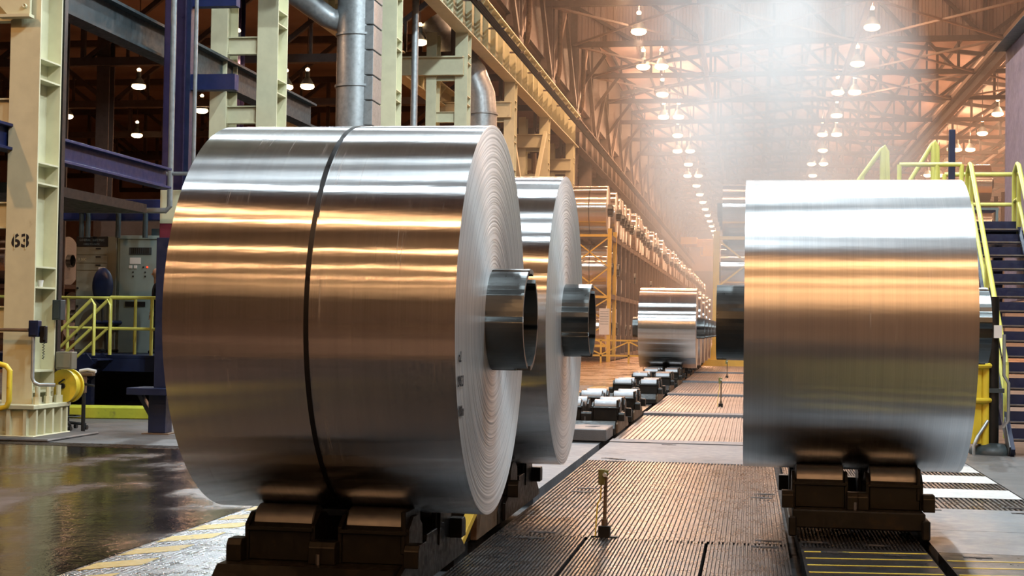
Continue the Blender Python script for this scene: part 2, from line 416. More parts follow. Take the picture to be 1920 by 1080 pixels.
ceiling = struct('ceiling', MB().add(
    [(XL, YB, roof_z(XL)), (RIDGE, YB, roof_z(RIDGE)), (34, YB, roof_z(34)), (XL, YE, roof_z(XL)), (RIDGE, YE, roof_z(RIDGE)), (34, YE, roof_z(34))],
    [(0, 1, 4, 3), (1, 2, 5, 4)]).mesh('ceiling', 'roofdeck'), label='sloping sheet roof of the main hall')
struct('ceiling_side_bay', MB().box(XF, XL-.25, YB, YE, 14.4, 14.6).mesh('ceiling_side_bay', 'wall'), label='dark flat roof of the side bay')
pur = MB().box(-.06, .06, 56, YE-.5, -.22, 0).mesh('purlin', 'truss')
x = XL+.6
while x < 33: ob('purlin', pur, ceiling, (x, 0, roof_z(x)-.03)); x += 1.85
for x in (-2.75, 5.3, 12.85, 20.6):
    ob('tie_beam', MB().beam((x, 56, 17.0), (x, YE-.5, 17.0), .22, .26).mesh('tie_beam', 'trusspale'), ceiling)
# flat bracing between the first trusses
TY = [67.6+9.85*k for k in range(17)]
xs = [XL, -2.75, 5.3, 12.85, 20.6]
for k in range(0, 3):
    y0, y1 = TY[k], TY[k]+9.85
    for i in range(4):
        for (p, q) in (((xs[i], y0), (xs[i+1], y1)), ((xs[i], y1), (xs[i+1], y0))):
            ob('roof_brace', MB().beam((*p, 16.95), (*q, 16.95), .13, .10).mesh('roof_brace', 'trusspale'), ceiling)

# ------------------------------------------------------------------ roof trusses
def make_truss(x0, x1, zb, ztop, n, mat, label, cat, group, sec=.26):
    t = thing('roof_truss', (0, 0, 0), label, cat, group)
    ob('bottom_chord', MB().beam((x0, 0, zb), (x1, 0, zb), .34, sec).mesh('bottom_chord', mat), t)
    xsn = [x0+(x1-x0)*i/n for i in range(n+1)]
    tm = MB()
    for i in range(n): tm.beam((xsn[i], 0, ztop(xsn[i])), (xsn[i+1], 0, ztop(xsn[i+1])), .30, sec)
    ob('top_chord', tm.mesh('top_chord', mat), t)
    for i in range(n+1):
        ob('web_member', MB().beam((xsn[i], 0, zb), (xsn[i], 0, ztop(xsn[i])), .16, .16).mesh('web_member', mat), t)
        if i < n:
            a, b_ = (i, i+1) if i >= n/2 else (i+1, i)
            ob('web_member', MB().beam((xsn[a], 0, zb), (xsn[b_], 0, ztop(xsn[b_])), .16, .18).mesh('web_member', mat), t)
            xm = (xsn[i]+xsn[i+1])/2
            ob('web_member', MB().beam((xm, 0, zb), (xm, 0, (zb+ztop(xm))/2), .1, .1).mesh('web_member', mat), t)
    return t
tr = make_truss(XL, 33.5, 17.0, lambda x: roof_z(x)-.4, 12, 'truss', 'nearest roof truss across the hall, in front of the corrugated panel', 'truss', 'roof trusses of the main hall')
tr.location = (0, TY[0], 0)
for k in range(1, 17):
    copy_tree(tr, (0, TY[k], 0), '%s brown roof truss across the main hall, counted from the camera' % ORD[k])
tl = make_truss(XF+.3, XL-.8, 11.2, lambda x: 13.9, 10, 'truss', 'first dark roof truss over the side bay, counted from the camera', 'truss', 'roof trusses of the side bay', .3)
tl.location = (0, 50, 0)
for k in range(1, 8): copy_tree(tl, (0, 50+k*9.85, 0), '%s dark roof truss over the side bay, counted from the camera' % ORD[k])

# ------------------------------------------------------------------ lamps
def make_lamp(glow, col, watt, label, group, drop=1.6, up=0):
    t = thing('high_bay_lamp', (0, 0, 0), label, 'lamp', group)
    ob('stem', MB().tube([(0, 0, 0), (0, 0, 1)], .03, 6).mesh('stem', 'truss'), t, (0, 0, .55)).scale = (1, 1, drop)
    ob('ballast', MB().lathe([(.42, .0), (.42, .13), (.72, .13), (.74, 0)], 12, 'Z').mesh('ballast', 'grey', True), t)
    ob('reflector', MB().lathe([(.44, .10), (.36, .18), (.18, .30), (.02, .38), (.0, .40), (.02, .36), (.2, .26), (.36, .14), (.42, .06)], 16, 'Z').mesh('reflector', 'grey', True), t)
    ob('bulb', MB().lathe([(.0, .30), (-.04, .38), (-.12, .40), (-.2, .34), (-.26, .2), (-.28, .01)], 16, 'Z').mesh('bulb', glow, True), t)
    ob('vent_glow', MB().lathe([(.76, .01), (.78, .10), (.86, .13), (.94, .08), (.96, .01)], 10, 'Z').mesh('vent_glow', glow, True), t)
    ld = bpy.data.lights.new('lamp_light', 'SPOT'); ld.color = col; ld.energy = watt; ld.shadow_soft_size = .22
    ld.spot_size = radians(168); ld.spot_blend = .35
    lo = bpy.data.objects.new('lamp_light', ld); COL.objects.link(lo); lo.parent = t; lo.location = (0, 0, -.5)
    if up:
        lu = bpy.data.lights.new('vent_light', 'POINT'); lu.color = col; lu.energy = watt*up; lu.shadow_soft_size = .12
        lo = bpy.data.objects.new('vent_light', lu); COL.objects.link(lo); lo.parent = t; lo.location = (.0, 0, 1.15)
    return t
LAMP_Z = 16.75
warm = make_lamp('glow', SODIUM, SODIUM_W, 'large glowing sodium lamp nearest in the left lamp row under the roof', 'sodium lamps of the left row', up=.28)
warm.location = (-5.75, 72.6, LAMP_Z)
back = make_lamp('glow', SODIUM_BACK, SODIUM_BACK_W, 'sodium lamp of the left row behind the camera', 'sodium lamps behind the camera')
back.location = (-5.75, -2, LAMP_Z)
plain = make_lamp('glow', SODIUM, SODIUM_W, 'last sodium lamp in the far end of the left roof row', 'sodium lamps of the left row')
plain.location = (-5.75, 72.6+9.85*16.5, LAMP_Z)
rows = [(-5.75, 'left', 1), (5.75, 'middle', 0), (17.0, 'right', 1)]
for rx, rn, odd in rows:
    for k in range(-2, 17):
        y = 72.6+9.85*k
        if rn == 'right' and 0 <= k < 3: continue
        lab = '%s sodium lamp of the %s roof row, counted from the camera' % (ORD[max(k, 0)], rn) if k >= 0 else 'sodium lamp of the %s row above the frame' % rn
        if rn == 'middle' and k == 0: lab = 'large glowing sodium lamp nearest in the middle lamp row under the roof'
        dbl = (k % 2 == odd) and 0 < k < 9
        if rn == 'right' and k > 9: continue
        src = warm if k < 8 else plain
        if not (rn == 'left' and k == 0): copy_tree(src, (rx-(.5 if dbl else 0), y, LAMP_Z), lab, 'sodium lamps of the %s row' % rn)
        if dbl: copy_tree(warm, (rx+.55, y, LAMP_Z), 'right-hand twin of the '+lab, 'sodium lamps of the %s row' % rn)
    for k in range(8):                              # the hall goes on behind the camera
        if rn == 'left' and k == 0: continue
        copy_tree(back, (rx, -2-8.8*k, LAMP_Z), 'sodium lamp of the %s row behind the camera' % rn, 'sodium lamps behind the camera')
cool = make_lamp('coolglow', HALIDE, HALIDE_W, 'cool white lamp above the coil line, over the frame of the photo', 'cool white lamps over the near bays')
cool.location = (-4.6, 18.5, LAMP_Z)
for p in ((-4.6, 28), (1.6, 21), (5.45, 28), (-4.6, 37.5), (5.45, 37.5), (4.4, 8.5), (4.4, 12.5), (5.8, 10.5)):  # the lamp between the rows is moved in to brighten the smoke
    copy_tree(cool, (*p, LAMP_Z))
dimc = make_lamp('coolglow', HALIDE, HALIDE_W*.35, 'weaker cool white lamp over the front coil', 'cool white lamps over the near bays')
dimc.location = (-4.6, 5.0, LAMP_Z)
gate = make_lamp('glow', SODIUM_BACK, 3600, 'sodium lamp in the side bay behind the camera at left', 'sodium lamps behind the camera', 1.0)
gate.location = (-13, 6, 12.0)
side = make_lamp('glow', SODIUM, 900, 'amber lamp between the legs of the second cream column', 'amber lamps of the side bay', 1.0)
side.location = (-17.4, 46.8, 11.0); side.scale = (.7, .7, .7)
for p, l_ in (((-12.25, 52, 12.2), 'amber lamp beside the slim grey pipe, above the front coil'), ((-31, 61.5, 11), 'bright amber lamp just right of the numbered column'),
    ((-18.2, 54.4, 11), 'left lamp of the amber pair beside the purple column'), ((-17.3, 54.3, 11), 'right lamp of the amber pair beside the purple column'), ((-24, 60.2, 11), 'small amber lamp just left of the second cream column'),
    ((-24.1, 53.8, 11), 'upper amber lamp left of the purple banded column'), ((-30.5, 68, 11), 'lower amber lamp left of the purple banded column'),
    ((-20, 24, 11), None), ((-16, 34, 11.0), None), ((-26, 36, 11), None)):
    copy_tree(side, p, l_ or 'amber lamp high in the side bay, hidden above the beams')

for o in list(COL.objects):                         # stems reach up to the roof
    if o.name.startswith('stem') and o.parent and o.parent.name.startswith('high_bay_lamp'):
        px, pz = o.parent.location.x, o.parent.location.z; k_ = o.parent.scale.z
        top = roof_z(px)-.02 if px > XL else 14.4
        o.scale.z = (top-pz)/k_-.55
# ------------------------------------------------------------------ cream columns and crane girders
def make_column(h, label, number=False):
    t = thing('steel_column', (0, 0, 0), label, 'column', 'cream columns under the crane girder')
    ob('front_flange', MB().box(-.22, .22, 0, .03, 0, h).mesh('front_flange', 'cream', bev=.004), t)
    ob('rear_flange', MB().box(-.22, .22, .60, .63, 0, h).mesh('rear_flange', 'cream', bev=.004), t)
    ob('web', MB().box(-.02, .02, .03, .60, 0, h).mesh('web', 'cream'), t)
    st = MB().box(.02, .215, .03, .60, -.012, .012).mesh('stiffener', 'cream')
    z = .62
    while z < h-.2:
        ob('stiffener', st, t, (0, 0, z)); ob('stiffener', st, t, (0, 0, z+.28)); z += 1.42
    leg = ob('rear_leg', MB().box(-1.22, -.86, 0, .03, 0, h).box(-1.22, -.86, .60, .63, 0, h).box(-1.06, -1.02, .03, .6, 0, h).mesh('rear_leg', 'cream', bev=.004), t)
    bt = MB().box(-.87, -.21, .10, .12, -.16, .16).box(-.87, -.21, .04, .2, .16, .18).box(-.87, -.21, .04, .2, -.18, -.16).mesh('batten', 'cream')
    z = 1.6
    while z < h-.4: ob('batten', bt, t, (0, 0, z)); z += 1.42
    # base
    ob('base_plinth', MB().box(-1.3, .26, -.16, .78, 0, .42).mesh('base_plinth', 'cream', bev=.01), t)
    rb = MB().box(-.025, .025, -.22, -.16, .03, .40).mesh('base_rib', 'cream')
    for x in (-1.2, -.85, -.5, -.3, .0, .24): ob('base_rib', rb, t, (x, 0, 0))
    rb2 = MB().box(.26, .36, -.02, .03, .03, .40).mesh('base_rib', 'cream')
    for y in (-.12, .1, .34, .58, .74): ob('base_rib', rb2, t, (0, y, 0))
    ob('base_rim', MB().box(-1.34, .38, -.24, .82, .40, .46).box(-1.34, .38, -.24, .82, 0, .05).mesh('base_rim', 'cream', bev=.008), t)
    nut = MB().lathe([(0, 0), (0, .06), (.10, .06), (.1, .035), (.24, .035), (.24, 0)], 8, 'Z').mesh('anchor_bolt', 'cream')
    for x, y in ((.30, .0), (.30, .3), (.30, .6)): ob('anchor_bolt', nut, t, (x, y, .46))
    return t
CX = -9.78
lab = ['second cream steel column, rising above the left end of the front coil', 'cream steel column right of the round grey duct',
       'cream column below the girder, left of the bent duct', 'cream column meeting the girder right of the bent duct', 'cream column lit amber, with crossed braces beside it',
       'last cream column, at the end of the pale girder']
c0 = make_column(11.6, 'yellowish laced steel column stencilled with the number 63'); c0.location = (CX, 18.15, 0)
for i in range(6): copy_tree(c0, (CX, 18.15+9.85*(i+1), 0), lab[i])
n63 = text('stencilled_number', '63', .25, 'ink', c0, (.0, -.002, 2.66), (pi/2, 0, 0), .001, .007, 1.1)
gapm = MB().box(-.006, .006, -.0045, -.001, -.11, .11).mesh('stencil_gap', 'cream')
for x in (-.075, .07): ob('stencil_gap', gapm, n63, (x, -.0, .003), (-pi/2, 0, 0))
# concrete pad under the first column
tag(ob('concrete_pad', MB().box(-1.6, .75, -.55, .95, 0, .04).mesh('concrete_pad', 'concrete', bev=.015), None, (CX, 18.15, 0)), 'low concrete pad under the column marked 63', 'pad')
# bracket with bolts at the top of column 63
bk = thing('bolted_bracket', (CX, 18.1, 0), 'pale bolted bracket plate at the top of the column marked 63', 'bracket')
ob('gusset_plate', MB().prism([(-.75, 6.3), (-.2, 5.72), (.12, 5.72), (.12, 7.2), (-.75, 7.2)], 'Y', -.07, -.02).mesh('gusset_plate', 'cream', bev=.004), bk)
bo = MB().lathe([(0, .0), (-.03, .025), (0, .035)], 8, 'Y').mesh('bolt', 'cream')
for i in range(7): ob('bolt', bo, bk, (-.62+i*.075, -.075, 6.12+i*.055))
for z in (5.84, 6.14, 6.5): ob('bolt', bo, bk, (.05, -.075, z))
ob('bottom_angle', MB().box(-.3, .16, -.16, -.02, 5.68, 5.72).mesh('bottom_angle', 'cream'), bk)

def girder(label, x, y0, y1, z0, z1, mat, step=1.15, group=None, w_=.5):
    t = thing('crane_girder', (x, 0, 0), label, 'girder', group)
    ob('web', MB().box(-.02, .02, y0, y1, z0, z1).mesh('web', mat), t)
    ob('bottom_flange', MB().box(-w_/2, w_/2, y0, y1, z0-.04, z0).mesh('bottom_flange', mat), t)
    ob('top_flange', MB().box(-w_/2-.08, w_/2+.08, y0, y1, z1, z1+.05).mesh('top_flange', mat), t)
    st = MB().box(.02, w_/2-.03, -.01, .01, z0, z1).mesh('stiffener', mat)
    y = y0+.4
    while y < min(y1, y0+75): ob('stiffener', st, t, (0, y, 0)); y += step
    kn = MB().prism([(w_/2+.08, z1), (.02, z1), (.02, z1-.5)], 'Y', -.012, .012).mesh('knee_plate', mat)
    y = y0+.9
    while y < min(y1, y0+75): ob('knee_plate', kn, t, (0, y, 0)); y += step*1.0
    ob('rail', MB().box(-.05, .05, y0, y1, z1+.05, z1+.17).mesh('rail', 'darkrail'), t)
    return t
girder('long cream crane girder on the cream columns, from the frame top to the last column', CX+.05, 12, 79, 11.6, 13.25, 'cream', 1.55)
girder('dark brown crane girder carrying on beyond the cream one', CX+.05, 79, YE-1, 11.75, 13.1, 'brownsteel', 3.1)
girder('brown crane girder high on the right side of the hall', 12.85, 40, YE-1, 16.0, 16.55, 'truss', 6, None, .3)
girder('cream girder inside the side bay, behind the cream columns', -12.6, 38, 92, 10.6, 11.3, 'cream', 3)
girder('dim cream girder deeper in the side bay at left', -20.5, 60, 105, 9.6, 10.5, 'cream', 3)
cr = thing('conductor_rail', (CX+.58, 0, 0), 'bundle of dark conductor bars running along the cream crane girder', 'rail')
for i in range(4): ob('conductor_bar', MB().tube([(i*.03, 20, 12.62-i*.125), (i*.03, YE-2, 12.62-i*.125)], .045, 6).mesh('conductor_bar', 'cable'), cr)
bkt = MB().box(-.55, .22, -.03, .03, 12.48, 12.54).mesh('bracket', 'brownsteel')
for k in range(13): ob('bracket', bkt, cr, (0, 24+k*4.6, 0))
# crossed braces between columns
for k, (a, b_) in enumerate((((CX-.1, 58.4, 10.2), (CX-.1, 66.6, 3.0)), ((CX+.1, 67.2, 10.8), (CX+.1, 59.2, 3.2)))):
    tag(ob('brace_bar', MB().beam(a, b_, .16, .22).mesh('brace_bar', 'cream')), ['pale diagonal brace falling to the right between cream columns', 'pale diagonal brace rising to the right between cream columns'][k], 'brace')
for k, y in enumerate((47.6, 57.4, 67.2, 77.1)):
    tag(ob('cross_beam', MB().box(CX-3.2, CX+.1, y-.1, y+.1, 10.1, 10.7).box(CX-3.2, CX+.1, y-.2, y+.2, 10.68, 10.73).mesh('cross_beam', 'cream')),
        ['cream cross beam left of the bent duct', 'cream cross beam behind the bent duct', 'amber-lit cross beam left of the crossed braces', 'amber-lit cross beam at the last cream column'][k], 'beam')
# dark columns of the hall beyond
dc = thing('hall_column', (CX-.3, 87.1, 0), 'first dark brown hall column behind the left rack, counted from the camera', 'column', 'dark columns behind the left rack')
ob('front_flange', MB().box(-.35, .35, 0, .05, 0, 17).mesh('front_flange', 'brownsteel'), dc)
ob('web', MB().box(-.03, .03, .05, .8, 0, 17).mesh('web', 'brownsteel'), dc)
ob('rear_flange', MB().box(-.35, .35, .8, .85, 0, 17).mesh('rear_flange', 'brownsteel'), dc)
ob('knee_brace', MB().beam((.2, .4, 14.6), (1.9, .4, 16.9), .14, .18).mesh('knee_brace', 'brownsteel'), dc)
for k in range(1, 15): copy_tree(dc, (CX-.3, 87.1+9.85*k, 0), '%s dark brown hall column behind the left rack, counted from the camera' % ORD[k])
copy_tree(dc, (CX-.3, 79.6, 0), 'dark brown column rising above the end of the cream girder')
wc = tag(ob('wall_cladding', MB().box(XL-.55, XL-.45, 79, YE, 13.4, 17).mesh('wall_cladding', 'wall')), kind='structure')
for k in range(15):
    y = 80+9.85*k
    for j, (a, b_) in enumerate((((CX+.1, y, 13.4), (CX+.1, y+4.6, 16.8)), ((CX+.1, y+4.9, 16.8), (CX+.1, y+9.5, 13.4)))):
        ob('sway_brace', MB().beam(a, b_, .16, .24).mesh('sway_brace', 'brownsteel'), wc)

fl_ = thing('flood_light', (CX+.4, 27.3, 8.6), 'cool floodlight on the second cream column, just above the frame', 'lamp')
ob('arm', MB().beam((-.3, .2, 0), (.1, .0, 0), .06, .06).mesh('arm', 'grey'), fl_)
ob('housing', MB().box(-.3, .3, -.1, .12, -.25, .25).mesh('housing', 'grey', bev=.02), fl_)
ob('lens', MB().box(-.27, .27, -.12, -.1, -.22, .22).mesh('lens', 'coolglow'), fl_)
ld = bpy.data.lights.new('flood_lamp', 'SPOT'); ld.color = HALIDE; ld.energy = 5000; ld.spot_size = radians(105); ld.spot_blend = .5; ld.shadow_soft_size = .25
lo = bpy.data.objects.new('flood_lamp', ld); COL.objects.link(lo); lo.parent = fl_; lo.location = (0, -.35, 0)
lo.rotation_euler = Vector((.95, -1, -.5)).to_track_quat('-Z', 'Y').to_euler()
for k in range(5):
    y = 38+9.85*k
    ob('pilaster', MB().box(-10.0, -9.45, y-.06, y, 13.45, 19).box(-9.75, -9.70, y, y+.7, 13.45, 19).box(-10.0, -9.45, y+.7, y+.76, 13.45, 19).mesh('pilaster', 'brownsteel'), wul)
    ob('pilaster_base', MB().box(-10.0, -9.40, y-.15, y+.9, 13.3, 13.5).mesh('pilaster_base', 'brownsteel'), wul)
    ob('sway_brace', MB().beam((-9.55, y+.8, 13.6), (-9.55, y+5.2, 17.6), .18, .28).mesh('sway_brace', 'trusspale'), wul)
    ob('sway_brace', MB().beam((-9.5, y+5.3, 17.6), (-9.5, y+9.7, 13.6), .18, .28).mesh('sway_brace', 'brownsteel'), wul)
    ob('drain_pipe', MB().tube([(-9.3, y+1.6, 19), (-9.3, y+1.6, 14.2), (-9.35, y+1.7, 13.9), (-9.5, y+2.3, 13.7)], .12, 10).mesh('drain_pipe', 'rust', True), wul)
# ------------------------------------------------------------------ ducts and pipes at left
d = thing('round_duct', (-10.33, 36.6, 0), 'thick vertical galvanised duct left of a cream column', 'duct')
ob('shaft', MB().tube([(0, 0, 0), (0, 0, 15)], .52, 32).mesh('shaft', 'duct', True), d)
fl = MB().lathe([(-.03, .52), (-.03, .56), (.03, .56), (.03, .52)], 32, 'Z').mesh('flange_ring', 'duct', True)
for z in (3.2, 5.6, 7.85, 9.2, 11.2, 13): ob('flange_ring', fl, d, (0, 0, z))
pb = MB().box(.18, .66, -.5, .4, 0, .62).mesh('side_panel', 'duct', bev=.008)
for i in range(20): ob('side_panel', pb, d, (-.1, .1, .2+i*.66))
pts = [(-.3, 0, 9.75), (-.55, -.05, 9.62), (-.8, -.12, 9.72)] + [(-.8-.42*i, -.15-.4*i, 9.75+.27*i) for i in range(1, 9)]
ob('branch_pipe', MB().tube(pts, .29, 24).mesh('branch_pipe', 'duct', True), d)
d2 = thing('bent_duct', (0, 0, 0), 'galvanised duct bending upward behind the crane girder', 'duct')
ob('shaft', MB().tube([(-9.95, 52.5, 0), (-9.95, 52.5, 9.4), (-10.02, 52.5, 10.2), (-10.35, 52.5, 11.0), (-10.9, 52.5, 11.7), (-11.4, 52.5, 12.3), (-11.9, 52.5, 13.0)], .56, 24).mesh('shaft', 'duct', True), d2)
for z in (4, 6.5, 8.2, 9.5): ob('flange_ring', fl, d2, (-9.95, 52.5, z)).scale = (1.08, 1.08, 1)
ob('collar', MB().box(-10.75, -9.6, 51.8, 52.1, 8.85, 8.98).mesh('collar', 'duct'), d2)
tag(ob('vertical_pipe', MB().tube([(-10.4, 43.5, 0), (-10.4, 43.5, 14)], .11, 12).mesh('vertical_pipe', 'duct', True)), 'slim grey vertical pipe left of the third bare column', 'pipe')
for i, (x_, y_) in enumerate(((-9.6, 62), (-9.5, 68.5), (-9.3, 71.2))):
    tag(ob('vertical_pipe', MB().tube([(x_-.9, y_, 0), (x_-.9, y_, 10)], .12, 10).mesh('vertical_pipe', 'rust', True)), ['rusty upright pipe behind the crossed braces', 'rusty upright pipe left of the last cream column', 'thin rusty upright pipe beside the last cream column'][i], 'pipe')

# ------------------------------------------------------------------ coils
def coil_meshes(R, W, n, rings, rs=.315, hub=.23, notch=True, tag_='', mat='alu'):
    sh = MB().lathe([(-W/2, R), (W/2, R)], n).mesh('wound_sheet'+tag_, mat, True)
    random.seed(11); pr = []
    for i in range(rings+1):
        r = rs-.01+(R-rs+.01)*i/rings
        pr.append((random.uniform(-.0014, .0014) if 0 < i < rings else 0, r))
    fc = MB().lathe(pr, n).mesh('coil_face'+tag_, 'face', True, ang=80)
    L = W/2+hub; ns = max(24, n//2); th = .028
    mb = MB(); k = 0
    # spool tube with notched rims
    def length(j, s):
        if not notch: return L
        a = (j+.5)/ns
        return L-.085 if (.30 < a < .345 or .735 < a < .80) else L
    for s in (-1, 1):
        for j in range(ns):
            t0, t1 = 2*pi*j/ns, 2*pi*(j+1)/ns; l_ = length(j, s)*s
            P = lambda x_, r_, t: (x_, -r_*cos(t), r_*sin(t))
            q = [P(0, rs, t0), P(0, rs, t1), P(l_, rs, t1), P(l_, rs, t0), P(0, rs-th, t0), P(0, rs-th, t1), P(l_, rs-th, t1), P(l_, rs-th, t0)]
            mb.add(q, [(0, 1, 2, 3), (7, 6, 5, 4), (3, 2, 6, 7), (0, 3, 7, 4), (1, 5, 6, 2)])
    spm = bpy.data.meshes.new('spool'); spm.from_pydata(mb.v, [], mb.f)
    bm = bmesh.new(); bm.from_mesh(spm); bmesh.ops.remove_doubles(bm, verts=bm.verts, dist=.0005)
    bmesh.ops.recalc_face_normals(bm, faces=bm.faces); bm.to_mesh(spm); bm.free(); spm.materials.append(MAT['spool'])
    spm.polygons.foreach_set('use_smooth', [True]*len(spm.polygons)); spm.set_sharp_from_angle(angle=radians(35))
    strap = MB().lathe([(-.014, R), (-.014, R+.004), (.014, R+.004), (.014, R)], n).mesh('strap'+tag_, 'strap', True)
    return dict(sh=sh, fc=fc, sp=spm, st=strap, W=W, R=R)
def coil(ms, loc, label, group=None, strap=None, sp_scale=1, faces=(1,), rot=0):
    t = thing('aluminium_coil', loc, label, 'coil', group)
    ob('wound_sheet', ms['sh'], t, rot=(rot, 0, 0))
    for s in faces:
        o = ob('coil_face', ms['fc'], t, (s*ms['W']/2, 0, 0), (0, 0, 0))
    o = ob('spool', ms['sp'], t)
    if strap is not None: ob('strap', ms['st'], t, (strap, 0, 0))
    return t
ZC = 1.645
near = coil_meshes(1.2, 1.67, 160, 170)
coil1 = coil(near, (-2.41, 8.82, ZC), 'large aluminium coil in the foreground with a black strap round it', None, 0.0, 1, (-1, 1))
m2 = coil_meshes(1.245, 1.67, 128, 140, tag_='_b')
coil(m2, (-2.42, 12.42, ZC+.02), 'aluminium coil directly behind the strapped foreground coil', None, None, 1, (-1, 1))
m3 = coil_meshes(1.19, 1.71, 128, 40, tag_='_c', mat='alumatt')
coil(m3, (.805, 12.2, 1.665), 'large bare coil riding on the coil car at right', None, None, 1, (-1, 1))
# handwriting on the front coil's face
for i, (b_, z, y, s) in enumerate((('cn2', 1.43, 7.745, .085), ('298523', 1.295, 7.775, .085), ('9080m', 1.13, 7.80, .085))):
    text('handwritten_mark', b_, s, 'ink', coil1, (1.67/2+.006, y-8.82, z-ZC), (pi/2, 0, pi/2), .0006, .001, .62)
far = coil_meshes(1.19, 1.67, 64, 24, notch=False, tag_='_far')
labs = ['coil on the saddle line far down the aisle, nearest of that group', 'second coil of the distant group on the saddle line',
        'third coil of the distant group on the saddle line', 'fourth coil of the distant group on the saddle line', 'last coil of the distant group on the saddle line']
FARY = [43.2, 46.9, 50.6, 54.3, 58]
for i, y in enumerate(FARY): coil(far, (-2.41, y, ZC), labs[i], 'distant coils on the saddle line', None, 1, (-1, 1))

# ------------------------------------------------------------------ saddles with rollers
def make_saddle(label, R=1.2, group='roller saddles of the coil line', empty=False):
    t = thing('roller_saddle', (0, 0, 0), label, 'saddle', group)
    r = .13; dy = .42; zr = ZC - sqrt((R+r)**2-dy**2)
    ob('base_plate', MB().prism([(-.95, 0), (-.95, .10), (-.80, .20), (.80, .20), (.95, .10), (.95, 0)], 'X', -.60, .46).mesh('base_plate', 'darksteel', bev=.008), t)
    hb = MB().prism([(-.60, .2), (-.60, .395), (-.52, .425), (-.30, .425), (-.28, .2)], 'X', -.19, .19).mesh('roller_housing', 'darksteel', bev=.006)
    lip = MB().box(-.205, .205, -.625, -.60, .375, .398).mesh('housing_lip', 'darksteel', bev=.004)
    cheek = MB().prism([(-.60, .2), (-.60, .41), (-.50, .47), (-.38, .47), (-.26, .40), (-.24, .2)], 'X', -.0115, .0115).mesh('housing_cheek', 'darksteel')
    ear = MB().prism([(-.70, .2), (-.70, .30), (-.67, .33), (-.56, .33), (-.56, .2)], 'X', -.045, .045).mesh('corner_ear', 'darksteel', bev=.004)
    ro = MB().lathe([(-.185, 0), (-.185, r-.008), (-.177, r), (.177, r), (.185, r-.008), (.185, 0)], 32).mesh('roller', 'rollersteel', True)
    bp_ = MB().box(0, .03, -.19, .19, -.12, .13).mesh('bearing_plate', 'darksteel', bev=.006)
    hole = MB().lathe([(.0, .0), (.0, .085), (.036, .085), (.036, 0)], 24).mesh('bearing_cap', 'black', True)
    for x in (-.285, .285):
        for s in (1, -1):
            h = ob('roller_housing', hb, t, (x, 0, 0), (0, 0, 0 if s == 1 else pi))
            ob('housing_lip', lip, h); ob('housing_cheek', cheek, h, (-.2035, 0, 0)); ob('housing_cheek', cheek, h, (.2035, 0, 0))
            ob('roller', ro, t, (x, -s*dy, zr))
            for ex in (-.25, .25): ob('corner_ear', ear, t, (x+ex, 0, 0), (0, 0, 0 if s == 1 else pi))
    for s in (-1, 1):
        b_ = ob('bearing_plate', bp_, t, (.45, s*dy, zr)); ob('bearing_cap', hole, b_)
    ob('side_plate', MB().prism([(-.78, .02), (-.78, .16), (-.62, .20), (-.24, .27), (-.1, .27), (-.08, .31), (.22, .31), (.24, .27), (.66, .27), (.68, .22), (.9, .20), (1.15, .05), (1.15, .02)], 'X', .462, .49).mesh('side_plate', 'rust' if empty else 'darksteel', bev=.003), t)
    ob('drain_fitting', MB().tube([(-.07, -.68, .2), (-.07, -.68, .28), (-.04, -.68, .31), (.0, -.68, .31), (.03, -.68, .28), (.03, -.68, .2)], .007, 6).tube([(-.02, -.7, .2), (-.02, -.7, .26)], .012, 6).mesh('drain_fitting', 'rollersteel', True), t)
    return t
s0 = make_saddle('dark roller saddle carrying the strapped foreground coil'); s0.location = (-2.45, 8.82, 0)
copy_tree(s0, (-2.45, 12.42, 0), 'dark roller saddle under the second coil')
se = make_saddle('empty roller saddle nearest behind the second coil, by the pale cover plate', empty=True); se.location = (-2.45, 22.5, 0)
el = ['second empty roller saddle along the coil line', 'third empty roller saddle along the coil line', 'fourth empty roller saddle along the coil line', 'empty roller saddle just in front of the distant coil']
for y, l_ in zip((25.65, 31.95, 36.95, 41.0), el): copy_tree(se, (-2.45, y, 0), l_)
for i_, y in enumerate(FARY): copy_tree(se, (-2.45, y, 0), 'roller saddle under the %s coil of the distant group' % ORD[i_], 'saddles under the distant coils')
car = make_saddle('dark coil car carrying the bare coil at right', 1.19, None); car.name = 'coil_car'; car['category'] = 'coil car'; car.location = (.835, 12.2, .02)
del_ = [o for o in car.children if o.name.startswith(('side_plate', 'base_plate'))]
for o in del_: bpy.data.objects.remove(o)
ob('car_body', MB().box(-.50, .50, -.78, .85, .06, .2).box(-.53, -.47, -.84, .9, .0, .15).box(.47, .53, -.84, .9, .0, .15).mesh('car_body', 'darksteel', bev=.01), car)
# pale cover block and yellow guard pieces along the coil line
cb_ = thing('cover_block', (-2.45, 20.9, 0), 'pale steel cover plate at the front of the empty saddles', 'plate')
ob('plate', MB().box(-.62, .45, -.55, .5, .0, .17).mesh('plate', 'paleplate', bev=.01), cb_)
ob('cutout', MB().prism([(.1, -.1), (.25, -.1), (.3, .1), (.18, .0)], 'Z', .17, .174).mesh('cutout', 'pit'), cb_)
gf = thing('yellow_guard', (-2.45, 10.62, 0), 'yellow angle frame between the first two coil saddles', 'guard')
ob('cross_bar', MB().box(-.5, .44, -.03, .03, .22, .26).mesh('cross_bar', 'rackyellow', bev=.004), gf)
ob('raker', MB().beam((.42, 0, .24), (.40, -.55, .02), .07, .06).mesh('raker', 'rackyellow', bev=.004), gf)
ob('side_beam', MB().box(.40, .45, .0, 1.0, .0, .24).mesh('side_beam', 'rust', bev=.006), gf)

